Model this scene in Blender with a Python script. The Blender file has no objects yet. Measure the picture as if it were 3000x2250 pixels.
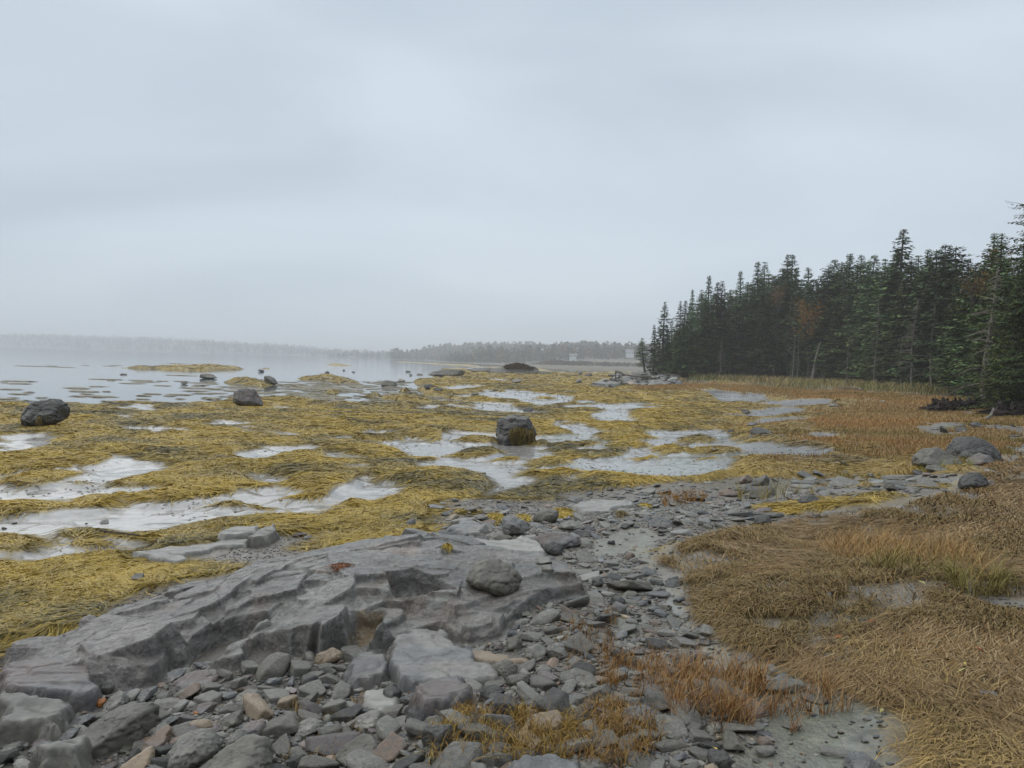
import bpy, bmesh, math, random
import numpy as np
from mathutils import Vector, Matrix
sc = bpy.context.scene
rad = math.radians
# ------------------------------------------------------------------ camera
CAMZ = 1.6
F = 2253.0                      # focal length in pixels of the 3000 px wide photograph
PITCH = math.atan((1125-1059)/F)
ROLL = math.atan(0.031)
fwd = np.array([0, math.cos(PITCH), -math.sin(PITCH)])
r0 = np.array([1.0, 0, 0]); u0 = np.array([0, math.sin(PITCH), math.cos(PITCH)])
RT = r0*math.cos(ROLL)+u0*math.sin(ROLL)
UP = -r0*math.sin(ROLL)+u0*math.cos(ROLL)
cd = bpy.data.cameras.new('camera'); cam = bpy.data.objects.new('camera', cd)
sc.collection.objects.link(cam)
cd.sensor_width = 36; cd.lens = 36*F/3000; cd.clip_start = 0.05; cd.clip_end = 8000
M = Matrix(((RT[0], UP[0], -fwd[0], 0), (RT[1], UP[1], -fwd[1], 0), (RT[2], UP[2], -fwd[2], CAMZ), (0, 0, 0, 1)))
cam.matrix_world = M
sc.camera = cam
# ------------------------------------------------------------------ sky, sun, exposure
SUN_EL, SUN_AZ = 58, -62        # degrees; azimuth from the view direction (+Y) towards +X
w = bpy.data.worlds.new('World'); sc.world = w; w.use_nodes = True
nt = w.node_tree; nd = nt.nodes; lk = nt.links
nd.clear()
out = nd.new('ShaderNodeOutputWorld'); bg = nd.new('ShaderNodeBackground'); lk.new(bg.outputs[0], out.inputs[0])
sky = nd.new('ShaderNodeTexSky'); sky.sky_type = 'NISHITA'; sky.sun_disc = False
sky.sun_elevation = rad(SUN_EL); sky.sun_rotation = rad(SUN_AZ)
sky.air_density = 1.0; sky.dust_density = 3.0
tc = nd.new('ShaderNodeTexCoord'); mp = nd.new('ShaderNodeMapping'); lk.new(tc.outputs['Generated'], mp.inputs[0])
mp.inputs['Scale'].default_value = (1.0, 1.0, 3.2)
ns = nd.new('ShaderNodeTexNoise'); ns.inputs['Scale'].default_value = 1.45; ns.inputs['Detail'].default_value = 5
ns.inputs['Roughness'].default_value = 0.42; ns.inputs['Distortion'].default_value = 0.5
lk.new(mp.outputs[0], ns.inputs[0])
cr = nd.new('ShaderNodeValToRGB'); lk.new(ns.outputs[0], cr.inputs[0])
cr.color_ramp.elements[0].position = 0.33; cr.color_ramp.elements[0].color = (3.75, 4.45, 5.2, 1)
cr.color_ramp.elements[1].position = 0.68; cr.color_ramp.elements[1].color = (5.3, 6.0, 6.7, 1)
mx = nd.new('ShaderNodeMix'); mx.data_type = 'RGBA'; mx.inputs[0].default_value = 0.93   # cloud cover over the clear sky
lk.new(sky.outputs[0], mx.inputs[6]); lk.new(cr.outputs[0], mx.inputs[7]); lk.new(mx.outputs[2], bg.inputs[0])
bg.inputs[1].default_value = 0.1
sd_ = bpy.data.lights.new('sun', 'SUN'); sun = bpy.data.objects.new('sun', sd_); sc.collection.objects.link(sun)
sd_.energy = 1.5; sd_.angle = rad(110); sd_.color = (1.0, 0.97, 0.92)
sdir = Vector((math.sin(rad(SUN_AZ))*math.cos(rad(SUN_EL)), math.cos(rad(SUN_AZ))*math.cos(rad(SUN_EL)), math.sin(rad(SUN_EL))))
sun.rotation_euler = sdir.to_track_quat('Z', 'Y').to_euler()
sc.view_settings.view_transform = 'Standard'; sc.view_settings.look = 'None'
sc.view_settings.exposure = 0.35; sc.view_settings.gamma = 1.0
sc.render.engine = 'CYCLES'
cy = sc.cycles
cy.max_bounces = 5; cy.diffuse_bounces = 2; cy.glossy_bounces = 2; cy.transmission_bounces = 1; cy.volume_bounces = 1
cy.transparent_max_bounces = 4; cy.use_denoising = True; cy.use_adaptive_sampling = True; cy.adaptive_threshold = 0.02
cy.caustics_reflective = False; cy.caustics_refractive = False
cy.sample_clamp_indirect = 3.0
try:
    cy.denoiser = 'OPENIMAGEDENOISE'; cy.denoising_prefilter = 'ACCURATE'
except Exception: pass

rng = np.random.default_rng(7)
random.seed(7)
# ------------------------------------------------------------------ noise
def _h(*a):
    s = np.zeros_like(a[0], dtype=np.uint32)
    for i, v in enumerate(a):
        s = s ^ (v.astype(np.int64).astype(np.uint32)*np.uint32([374761393, 668265263, 2246822519, 3266489917][i]))
        s = (s ^ (s >> np.uint32(13)))*np.uint32(1274126177)
    s = s ^ (s >> np.uint32(16))
    return (s & np.uint32(0xffffff)).astype(np.float64)/0xffffff
def n2(x, y, seed=0):
    xi = np.floor(x); yi = np.floor(y); fx = x-xi; fy = y-yi
    fx = fx*fx*fx*(fx*(fx*6-15)+10); fy = fy*fy*fy*(fy*(fy*6-15)+10)
    s = np.full_like(xi, seed)
    a = _h(xi, yi, s); b = _h(xi+1, yi, s); c = _h(xi, yi+1, s); d = _h(xi+1, yi+1, s)
    return ((a+(b-a)*fx)*(1-fy)+(c+(d-c)*fx)*fy)*2-1
def fb(x, y, o=4, seed=0, g=0.5):
    t = 0; a = 1; n = 0
    for i in range(o):
        t = t+a*n2(x, y, seed+i*17); n += a; a *= g; x, y = x*1.92+y*0.6+3.1, y*1.92-x*0.6+7.7
    return t/n*1.4
def n3(p, seed=0):
    pi = np.floor(p); f = p-pi; f = f*f*f*(f*(f*6-15)+10)
    s = np.full(len(p), float(seed)); r = 0
    for dx in (0, 1):
        for dy in (0, 1):
            for dz in (0, 1):
                wgt = (f[:, 0] if dx else 1-f[:, 0])*(f[:, 1] if dy else 1-f[:, 1])*(f[:, 2] if dz else 1-f[:, 2])
                r = r+wgt*_h(pi[:, 0]+dx, pi[:, 1]+dy, pi[:, 2]+dz, s)
    return r*2-1
def fb3(p, o=4, seed=0, g=0.5):
    t = 0; a = 1; n = 0
    for i in range(o):
        t = t+a*n3(p, seed+i*13); n += a; a *= g; p = p*2.03+5.3
    return t/n*1.4
def cell(x, y, seed=0):
    """nearest-feature cells: id hash, distance to edge (approx f2-f1)"""
    xi = np.floor(x); yi = np.floor(y); f1 = np.full(x.shape, 9.0); f2 = f1.copy(); hid = np.zeros(x.shape); cx = np.zeros(x.shape); cyy = np.zeros(x.shape)
    for dx in (-1, 0, 1):
        for dy in (-1, 0, 1):
            a = xi+dx; b = yi+dy; s = np.full_like(a, seed)
            ox = a+_h(a, b, s); oy = b+_h(a, b, s+5)
            d = np.hypot(x-ox, y-oy); hh = _h(a, b, s+9)
            m = d < f1
            f2 = np.where(m, f1, np.minimum(f2, d)); hid = np.where(m, hh, hid); cx = np.where(m, ox, cx); cyy = np.where(m, oy, cyy); f1 = np.where(m, d, f1)
    return hid, f2-f1, x-cx, y-cyy
def ss(a, b, x):
    t = np.clip((x-a)/(b-a), 0, 1); return t*t*(3-2*t)
# ------------------------------------------------------------------ pixels of the photograph -> places on the ground
FR = {'A': (0, 0, .73733), 'Z1': (1800, 500, 1.8433), 'Z2': (0, 900, 2.212), 'Z3': (900, 950, 2.212), 'Z4': (0, 1500, 2.212),
      'Z5': (800, 1450, 2.074), 'Z6': (1700, 1100, 1.7015), 'Z7': (1700, 1550, 1.7015), 'Y1': (1100, 980, 2.765), 'Y2': (2600, 500, 2.0739),
      'Y3': (1700, 1000, 3.16), 'Y4': (2600, 1100, 4.1475), 'Y5': (200, 1700, 2.4578), 'Y6': (1000, 1350, 2.212), 'Y7': (0, 1900, 3.6867), 'P': (0, 0, 1.0)}
def px(frame, pts):
    ox, oy, s = FR[frame]
    return [(ox+x/s, oy+y/s) for x, y in pts]
def ray(p, q):
    d = fwd+(p-1500)/F*RT-(q-1125)/F*UP
    return d
def onz(p, q, z):
    d = ray(p, q); t = (z-CAMZ)/d[2]
    return d[0]*t, d[1]*t
WL = -0.55
CP = [(-400, 2250, -.3), (0, 2250, -.25), (700, 2250, -.15), (1500, 2250, -.04), (2300, 2250, .0), (3000, 2250, .08), (3400, 2250, .1), (1500, 3200, .02), (300, 3200, -.1), (2700, 3200, .08),
      (300, 1900, -.36), (900, 1950, -.22), (1300, 1800, -.2), (0, 1750, -.45), (-400, 1800, -.45), (300, 1600, -.45), (900, 1540, -.42), (1700, 1800, -.1), (1700, 1600, -.22), (1500, 1470, -.36), (2000, 1440, -.28),
      (2400, 1800, -.03), (3000, 1800, .1), (3500, 1800, .15), (2200, 1560, -.12), (2700, 1450, .05), (3000, 1400, .15), (3400, 1350, .25), (2400, 1400, -.12),
      (0, 1300, -.45), (1000, 1300, -.45), (1700, 1300, -.44), (1500, 1200, -.47), (0, 1200, -.49), (800, 1200, -.49), (1300, 1165, -.5), (-500, 1250, -.48), (-500, 1500, -.46),
      (2000, 1260, -.38), (2000, 1180, -.36), (2300, 1220, -.2), (2600, 1280, -.02), (2600, 1220, .05), (2900, 1230, .2), (3200, 1220, .3), (2600, 1160, .28), (2800, 1175, .33), (3200, 1180, .45), (2300, 1145, .12), (2050, 1130, .0), (1850, 1130, -.35), (1700, 1130, -.45),
      (1500, 1110, -.47), (1650, 1100, -.47), (1300, 1098, -.5), (1450, 1092, -.5), (1600, 1092, -.5), (1750, 1094, -.5), (1850, 1099, -.42), (1150, 1110, -.5), (1920, 1108, .25), (2050, 1108, .32), (2300, 1113, .38), (2600, 1135, .4), (2800, 1155, .42), (3300, 1160, .55),
      (2300, 1098, .6), (2700, 1115, .6), (3200, 1130, .7), (2100, 1096, .5)]
_cp = []
for a, b, z in CP:
    x, y = onz(a, b, z); _cp.append((math.atan2(x, y), math.log(math.hypot(x, y)), z))
_cp = np.array(_cp)
def base(x, y):
    az = np.arctan2(x, y); lr = np.log(np.hypot(x, y)+1e-6)
    num = 0; den = 0
    for a, l, z in _cp:
        d2 = ((az-a)/0.8)**2+((lr-l)/1.0)**2
        wg = 1/(d2+0.0015)**1.8
        num = num+wg*z; den = den+wg
    return num/den
def at(p, q, it=5):
    z = -.3
    for _ in range(it):
        x, y = onz(p, q, z); z = float(base(np.array([x]), np.array([y]))[0])
    return x, y, z
def poly(frame, pts, z=None):
    res = []
    for p, q in px(frame, pts):
        if z is None:
            hy = 1059+0.031*(p-1500)
            q = max(q, hy+2.5)
            x, y, _ = at(p, q)
        else: x, y = onz(p, max(q, 1059+0.031*(p-1500)+2.2) if z < -.5 else q, z)
        res.append((x, y))
    return np.array(res)
def sdist(P, x, y):
    """signed distance to polygon, + inside"""
    d2 = np.full(x.shape, 1e12); ins = np.zeros(x.shape, bool); n = len(P)
    for i in range(n):
        ax, ay = P[i]; bx, by = P[(i+1) % n]
        ex, ey = bx-ax, by-ay; L = ex*ex+ey*ey+1e-12
        t = np.clip(((x-ax)*ex+(y-ay)*ey)/L, 0, 1)
        dd = (x-ax-t*ex)**2+(y-ay-t*ey)**2
        d2 = np.minimum(d2, dd)
        c = ((ay > y) != (by > y)) & (x < (bx-ax)*(y-ay)/(by-ay+1e-12)+ax)
        ins ^= c
    d = np.sqrt(d2); return np.where(ins, d, -d)
def union(polys, x, y, far=-50.0):
    """max signed distance over polygons, computed only near each one"""
    r = np.full(x.shape, far)
    for P in polys:
        x0, y0 = P.min(0); x1, y1 = P.max(0); m = 0.25*max(x1-x0, y1-y0)+0.6
        k = (x > x0-m) & (x < x1+m) & (y > y0-m) & (y < y1+m)
        if k.any(): r[k] = np.maximum(r[k], sdist(P, x[k], y[k]))
    return r
BAY = poly('P', px('P', [(-2500, 1240), (-500, 1210)])+px('Z2', [(0, 630), (150, 638), (430, 648), (500, 640), (560, 650), (680, 642), (780, 630), (1000, 630), (1100, 642), (1250, 640), (1500, 628), (1700, 607), (1900, 600), (2000, 625), (2130, 630)])
    + px('Z3', [(130, 522), (340, 540), (560, 537), (680, 515), (600, 492), (500, 485), (620, 470), (740, 480), (820, 510), (1060, 522), (1050, 497), (960, 478), (830, 470), (740, 460), (810, 440), (750, 415), (800, 395), (700, 385), (690, 370), (760, 358), (960, 365), (820, 342), (770, 330), (850, 300), (1000, 290)])
    + px('Y1', [(720, 277), (1040, 264), (1300, 279), (1420, 303), (1560, 313), (1740, 312), (1900, 309), (2040, 318), (2212, 323)])+[(2300, 1106), (2300, 1100)]
    + px('Y1', [(2212, 306), (1900, 296), (1550, 284), (1320, 270), (1280, 262), (1100, 250), (850, 236), (650, 226), (450, 213), (300, 208), (100, 204), (0, 202)])+px('Z3', [(0, 211)])+px('Z2', [(2212, 325), (0, 255)])+[(-2500, 940)], WL)
ISL = [poly('Z2', p, WL) for p in (
    [(720, 393), (1000, 390), (1200, 385), (1280, 378), (1420, 378), (1560, 397), (1600, 402), (1400, 413), (1200, 410), (1000, 401)],
    [(1430, 488), (1520, 474), (1620, 468), (1720, 486), (1800, 505), (1700, 516), (1540, 500)], [(1640, 396), (1720, 393), (1810, 400), (1740, 405)],
    [(1900, 463), (2040, 458), (2110, 452), (2212, 462), (2300, 470), (2212, 478), (2040, 472)])]
ISL += [poly('Z3', p, WL) for p in (
    [(0, 350), (60, 342), (130, 338), (260, 356), (380, 388), (250, 386), (100, 366)], [(530, 242), (700, 246), (900, 258), (1100, 266), (1200, 276), (1000, 270), (700, 253)], [(0, 256), (200, 263), (400, 271), (200, 268)],
    [(580, 436), (640, 430), (690, 438), (640, 445), (590, 443)], [(90, 440), (250, 442), (200, 455), (80, 450)], [(480, 485), (300, 470), (400, 462), (560, 474)], [(700, 425), (740, 416), (790, 430), (760, 440)],
    [(1340, 600), (1, 1), (2, 2)][:0] or [(560, 355), (620, 350), (650, 360), (600, 365)])]
MUD = [poly(f, p) for f, p in (
    ('Z2', [(-300, 900), (0, 880), (110, 845), (270, 830), (350, 840), (250, 880), (200, 915), (0, 940), (-300, 960)]),
    ('P', px('P', [(-300, 1400)])+px('Z2', [(0, 1090), (270, 1060), (400, 1050), (520, 1030), (640, 1030), (780, 990), (870, 1010), (1060, 1020), (1000, 1060), (830, 1090), (700, 1130), (660, 1170), (760, 1190), (970, 1180), (830, 1210), (740, 1240), (860, 1290), (1000, 1295), (1400, 1265), (1620, 1215), (1600, 1185), (1800, 1175), (2000, 1195), (1800, 1240), (1740, 1265), (2150, 1250)])
     + px('Z4', [(2100, 30), (1800, 12), (1350, 50), (1150, 95), (1000, 115), (880, 190), (800, 240), (640, 255), (480, 285), (300, 292), (150, 320), (0, 300)])+[(-300, 1640)]),
    ('Z2', [(1580, 965), (1760, 910), (2050, 905), (1800, 960), (1680, 990)]), ('Z2', [(1580, 1075), (1700, 1065), (1920, 1100), (1820, 1150), (1680, 1140)]),
    ('Z2', [(840, 780), (1050, 785), (880, 800)]), ('Z2', [(1320, 755), (1400, 735), (1560, 755), (1420, 770)]), ('Z2', [(1780, 650), (1890, 650), (1850, 660)]),
    ('P', px('Z3', [(470, 770), (700, 740), (850, 760), (960, 780), (900, 740), (920, 695), (1080, 705), (1200, 715), (1240, 740), (1480, 730), (1640, 725), (1740, 715), (1700, 690), (1620, 660), (1620, 625), (1740, 640), (1790, 650)])
     + px('Z6', [(0, 255), (240, 290), (460, 280), (700, 275), (780, 300), (840, 320), (1100, 350), (1290, 370), (1190, 400), (980, 405), (800, 400), (770, 440), (740, 470), (600, 500), (480, 500), (300, 490), (60, 478)])
     + px('Z3', [(1880, 940), (1700, 925), (1560, 945), (1350, 925), (1340, 990), (1500, 1000), (1400, 1060), (1340, 1075), (1180, 1120), (1280, 1060), (1200, 1010), (1080, 950), (950, 935), (770, 925), (780, 880), (640, 820), (530, 790)])),
    ('Z3', [(190, 860), (230, 830), (320, 845), (420, 875), (380, 880)]), ('Z3', [(380, 1030), (400, 1000), (500, 1020), (560, 1040), (660, 1045), (540, 1080), (620, 1090), (500, 1130), (300, 1160), (130, 1185), (100, 1215), (0, 1240), (-60, 1190), (100, 1150), (240, 1130), (250, 1090)]),
    ('Z3', [(380, 710), (430, 695), (580, 690), (520, 712)]), ('Z3', [(1270, 480), (1200, 430), (1330, 425), (1480, 440), (1700, 470), (1720, 495), (1500, 530), (1440, 490)]),
    ('Z3', [(1060, 540), (1130, 512), (1250, 518), (1420, 553), (1600, 575), (1450, 584), (1200, 562)]), ('Z3', [(1900, 580), (1980, 560), (2100, 560), (2060, 600), (2180, 640), (1960, 630), (1920, 610)]), ('Z3', [(2060, 515), (2212, 517), (2290, 530), (2200, 547), (2100, 535)]),
    ('Z6', [(690, 200), (870, 185), (950, 160), (1100, 165), (1180, 180), (1080, 192), (900, 210)]), ('Z6', [(580, 100), (770, 95), (900, 115), (960, 130), (700, 130)]), ('Z6', [(830, 150), (960, 130), (1240, 135), (1340, 155), (1150, 165)]), ('Z6', [(1100, 300), (1200, 288), (1310, 300), (1200, 312)]),
    ('Z3', [(1190, 355), (1250, 358), (1320, 372), (1240, 368)]), ('Z3', [(900, 410), (1050, 395), (1090, 400), (960, 425)]), ('Z3', [(730, 545), (800, 530), (810, 535), (750, 550)]), ('Z3', [(1830, 342), (1950, 352), (1900, 362)]), ('Z3', [(1110, 450), (1180, 440), (1230, 462), (1120, 462)]))]
ISLE = [poly(f, p) for f, p in (
    ('Z2', [(40, 1140), (130, 1090), (300, 1060), (420, 1070), (505, 1090), (400, 1130), (190, 1170)]), ('Z2', [(-200, 1290), (0, 1270), (160, 1265), (380, 1270), (430, 1310), (300, 1340), (-200, 1345)]), ('Z2', [(430, 1310), (560, 1235), (700, 1225), (740, 1240), (700, 1290), (560, 1310)]),
    ('Z4', [(380, 170), (450, 130), (620, 130), (650, 160), (500, 185)]), ('Z4', [(430, 235), (480, 205), (600, 200), (680, 235), (560, 242)]), ('Z4', [(-200, 165), (120, 165), (240, 200), (150, 260), (-200, 290)]),
    ('Z3', [(1030, 750), (1100, 730), (1220, 735), (1230, 765), (1130, 770)]), ('Z3', [(950, 855), (1080, 815), (1190, 808), (1250, 835), (1100, 862)]), ('Z3', [(1590, 785), (1680, 765), (1760, 770), (1830, 755), (1900, 775), (1800, 800), (1640, 795)]),
    ('Z3', [(1590, 815), (1700, 805), (1850, 850), (1770, 875), (1700, 850)]), ('Z3', [(1850, 862), (1960, 812), (2080, 815), (2050, 855), (1900, 868)]), ('Z3', [(1490, 905), (1580, 870), (1690, 880), (1640, 910), (1540, 918)]),
    ('Z3', [(1900, 715), (2000, 695), (2180, 710), (2240, 745), (2000, 752)]), ('Z3', [(2010, 780), (2100, 760), (2200, 770), (2190, 797), (2040, 797)]), ('Z6', [(400, 358), (480, 345), (550, 370), (520, 387), (450, 382)]),
    ('Z6', [(570, 367), (700, 358), (800, 370), (720, 387), (600, 380)]), ('Z6', [(520, 322), (600, 300), (680, 320), (590, 337)]), ('Z3', [(1430, 780), (1520, 760), (1560, 785), (1480, 790)]), ('Z6', [(315, 418), (350, 405), (380, 417), (345, 424)]),
    ('Z3', [(870, 1255), (1000, 1190), (1110, 1210), (1110, 1240), (950, 1264)]), ('Z3', [(1480, 475), (1560, 472), (1590, 486), (1500, 490)]), ('Z3', [(1220, 415), (1280, 425), (1270, 438), (1215, 430)]))]
GRAV = [poly(f, p) for f, p in (
    ('P', px('Z4', [(870, 318), (1100, 250), (1400, 195), (1690, 115), (1790, 150), (2000, 140)])+px('Z5', [(260, 215), (420, 240), (400, 262), (200, 355), (100, 405)])+px('Z4', [(1730, 350), (1580, 380), (1150, 357), (870, 332)])),
    ('P', px('Z3', [(640, 1280), (780, 1250), (760, 1190), (900, 1150), (1180, 1110), (1250, 1142), (1600, 1147), (1620, 1100), (1680, 1082), (1900, 1070), (2212, 1045)])+px('Z6', [(480, 510), (600, 520), (740, 480), (900, 500), (1000, 520), (1200, 505), (1350, 525), (1500, 500), (1640, 470), (1780, 470), (1850, 470), (1900, 500), (1900, 570), (1800, 590), (1500, 660), (1200, 700), (950, 745), (700, 790), (450, 862), (400, 900), (330, 960)])
     + px('Z7', [(400, 200), (480, 260), (520, 340), (560, 470), (640, 510), (700, 590), (850, 640), (1000, 650), (1100, 720), (1210, 750), (1400, 830), (1560, 900), (1590, 1000), (1560, 1191)])+[(2700, 2500), (2600, 4000), (-600, 4000), (-700, 2300), (-300, 2030), (0, 2010)]+px('Z4', [(60, 870), (520, 770), (730, 620), (1000, 525), (1570, 392)])+px('Z5', [(200, 352), (520, 320), (870, 258), (970, 240), (860, 160), (950, 120)])),
    ('Z6', [(1660, 265), (1800, 235), (1950, 225), (2050, 240), (2300, 260), (2400, 330), (2212, 345), (2000, 290), (1850, 300), (1700, 290)]), ('Z6', [(2080, 340), (2250, 325), (2400, 330), (2400, 410), (2200, 405), (2100, 385)]),
    ('Y3', [(130, 420), (250, 380), (420, 330), (700, 330), (940, 345), (940, 390), (700, 400), (500, 420), (300, 440), (180, 440)]))]
WET = [poly('Z7', [(680, 590), (850, 640), (1000, 650), (1100, 720), (1210, 750), (1400, 830), (1560, 900), (1620, 1000), (1600, 1300), (900, 1300), (700, 1120), (860, 1030), (860, 760), (700, 690), (640, 600)]), poly('Z7', [(100, 60), (250, 0), (520, 20), (430, 70), (400, 110), (480, 260), (520, 340), (560, 470), (500, 470), (380, 260), (260, 140), (130, 130)]),
       poly('Y6', [(1700, 520), (1800, 450), (1960, 455), (2120, 470), (2100, 520), (1960, 560), (1900, 600), (1960, 700), (2030, 880), (1960, 880), (1880, 700), (1800, 600)])]
HAY = poly('P', px('Z6', [(330, 960), (400, 900), (450, 860), (700, 790), (950, 745), (1200, 702), (1500, 662), (1800, 592), (1900, 572), (2000, 450), (2090, 400), (2212, 405)])+[(3400, 1345), (9000, 1500), (9000, 4000), (3000, 5000), (2620, 4000), (2630, 2500)]
    + px('Z7', [(1565, 1191), (1595, 1000), (1565, 900), (1400, 828), (1210, 748), (1100, 715), (1000, 648), (850, 638), (700, 588), (640, 508), (560, 465), (520, 338), (480, 258), (400, 200), (290, 150)]))
ORA = poly('P', px('Z6', [(280, 58), (400, 45), (520, 35), (1300, 62), (1600, 98), (1900, 110), (2212, 120), (2500, 140), (2700, 250), (2600, 420), (2212, 402), (2095, 402), (1850, 312), (1700, 385), (1560, 350), (1440, 300), (1320, 255), (1220, 232), (1300, 180), (1480, 130), (1200, 128), (1000, 122), (760, 92), (400, 78)]))
DUNE = poly('P', px('Y3', [(960, 330), (1100, 300), (1600, 330), (2212, 330)])+px('Z1', [(1150, 1120), (1300, 1150), (1500, 1140), (1900, 1150), (2000, 1170)])+[(3100, 1175), (3100, 1200), (2840, 1170)]+px('Z1', [(1930, 1215), (1700, 1210), (1400, 1195), (1250, 1175), (1200, 1190), (900, 1175), (750, 1155), (600, 1150), (400, 1130)]))
WOOD = poly('P', [(1850, 1104), (1950, 1108), (2050, 1107), (2300, 1112), (2560, 1128), (2760, 1145), (2900, 1190), (3300, 1190), (5000, 1160), (3600, 1108), (2700, 1100), (2200, 1088), (1900, 1088)])
HOLE = [poly('Z7', [(1950, 328), (2050, 335), (2212, 352), (2400, 380), (2400, 425), (2212, 405), (2100, 400), (1990, 372)]), poly('Z7', [(1330, 395), (1300, 380), (1350, 370), (1370, 390)]), poly('Z7', [(880, 470), (1000, 455), (1060, 480), (950, 500)]), poly('Z7', [(1130, 470), (1250, 480), (1200, 500)])]
FARMARSH = poly('P', px('Y1', [(1290, 225), (1600, 232), (2212, 240)])+[(2400, 1092)]+px('Y1', [(2212, 304), (1900, 294), (1550, 282), (1320, 268)]), WL)

SKX = [-600, 0, 250, 500, 700, 850, 950, 1100, 1215, 1240, 1300, 1400, 1500, 1600, 1700, 1850, 2400]
SKY_ = [979, 987, 990, 998, 1007, 1014, 1024, 1032, 1033, 1021, 1014, 1009, 1008, 1012, 1010, 1018, 1035]
def fields(x, y):
    r = np.hypot(x, y)
    ja = 0.010*r+0.03
    j = fb(x*2.2/(0.3+0.07*r), y*2.2/(0.3+0.07*r), 4, 3)*ja*1.3
    b = base(x, y)
    bay = sdist(BAY, x, y)+j*0.8
    isl = union(ISL, x, y)+j*0.6
    mud = union(MUD, x, y); isle = union(ISLE, x, y)
    grav = union(GRAV, x, y)+j
    wet = union(WET, x, y)+j*1.5; hay = sdist(HAY, x, y)+j*.8; ora = union([ORA], x, y)+j*2
    azs = np.arctan2(x, y); hay = np.where((azs > rad(42)) & (r < 60), np.maximum(hay, .8), hay)
    hole = union(HOLE, x, y); hay = np.minimum(hay, -hole-j*.5); wood = union([WOOD], x, y, -200)+j; dune = union([DUNE], x, y)+j
    mud = np.minimum(mud+j+(.10+.006*np.minimum(r, 40))*ss(.34, .22, x/np.maximum(y, .1)), -(isle-j*1.0))
    grav = np.where(x > .22*y, grav-1.0*ss(-.05, .5, fb(x*.8, y*1.5, 3, 57))*ss(7, 9, r), grav)
    # small random bare pockets and stray clumps
    pk = fb(x*0.9/(0.5+0.05*r), y*2.0/(0.5+0.05*r), 3, 31)
    mud = np.where(hole > -.1, np.maximum(mud, hole), mud); mud = np.maximum(mud, (pk-0.78)*0.5*(0.4+0.03*r)-0.02)
    isleA = (fb(x*1.3/(0.5+0.04*r), y*2.4/(0.5+0.04*r), 3, 71)-0.72)*0.5
    mud = np.minimum(mud, np.where(grav > 0, 9, -isleA*1.0))
    az = np.arctan2(x, y)
    weed = ss(0.0, 0.03+0.0025*r, -np.maximum(mud, grav))
    weed = np.where(isle+j*.5 > 0, np.maximum(weed, ss(0, 0.08, isle+j*.5)), weed)
    weed = weed*ss(0.0, 0.3, -hay)*ss(0.0, 1.0, -wood)*ss(0.0, 1.0, -dune)
    # right hand side: weed thins out towards the cordgrass
    oran = ss(-0.5, 0.8, ora)
    thin = ss(-0.1, 0.6, fb(x*1.1, y*0.6, 3, 91)+0.9*ss(-3.5, 0, ora)-0.4)*(ora > -3.5)*(mud < -.05)
    weed = weed*(1-oran)*(1-0.75*thin*(r < 60))
    farbank = (r > 235) & (bay < 0)
    weed = np.where(farbank, 0, weed)
    weed = np.where(isl > 0, 1.0, weed)
    z = b.copy()
    # lumps under the weed
    sc_ = 1/(0.75+0.008*r)
    l1 = 0.5+0.5*fb(x*1.0*sc_, y*1.25*sc_, 3, 11); l2 = 1-np.abs(fb(x*3.1*sc_, y*3.6*sc_, 3, 23))
    hgt = (0.03+0.11*l1+0.035*l2)*(1+0.004*r)
    z = z+weed*hgt*(0.3+0.7*ss(0, 1.3, -mud))-0.05*ss(0, .3, mud)*(1-weed)
    z = z+(1-weed)*0.012*fb(x*3, y*3, 3, 5)
    # hay mat: swirled low ridges
    hm = ss(0, 0.35, hay)
    z = z+hm*(0.025+0.03*fb(x*1.2, y*1.2, 3, 41)+0.012*fb(x*6, y*6, 2, 43))
    z = z+oran*0.04*fb(x*.8, y*.8, 3, 45)
    z = z+ss(0, 3, wood)*0.35*(0.6+0.4*fb(x*.2, y*.2, 2, 47))
    # bay
    out_ = ss(0.0, 1.0, bay/(0.15+0.012*r))
    z = np.where(bay > 0, (1-out_)*np.minimum(z, WL+0.03)+out_*(WL-0.35), np.maximum(z, WL+0.015+0.3*ss(0, 1, -bay/(0.3+.012*r))*weed*0.3))
    ih = ss(-0.1, 1.0, isl/(0.012*r+0.4))
    z = np.where(isl > -0.5, np.maximum(z, WL-0.12+(0.55*ih)*(0.55+0.45*l1)), z)
    # unseen wood-coloured bluff, added behind the viewpoint to shade camera-facing scarps
    z = z+14*ss(-4, -19, y+2*fb(x*.1, y*.1, 2, 49))*(r < 400)
    # far country
    fm = union([FARMARSH], x, y, -400)
    pxx = 1500+F*x/np.maximum(y, 1e-3); top = np.interp(pxx, SKX, SKY_); el = (1059+.031*(pxx-1500)-top)/F
    zt = CAMZ+el*r-9.5-2.5*(r > 1500)
    z = np.where(farbank, WL+0.15+1.0*ss(0, 120, -bay)+ss(10, 160, -bay)*np.clip(zt-WL-1, 0, 60)*(y > 0), z)
    return dict(wet=wet, z=z, weed=weed, mud=mud, grav=grav, hay=hay, ora=ora, oran=oran, wood=wood, dune=dune, bay=bay, isl=isl, fm=fm, b=b, thin=thin)
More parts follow.
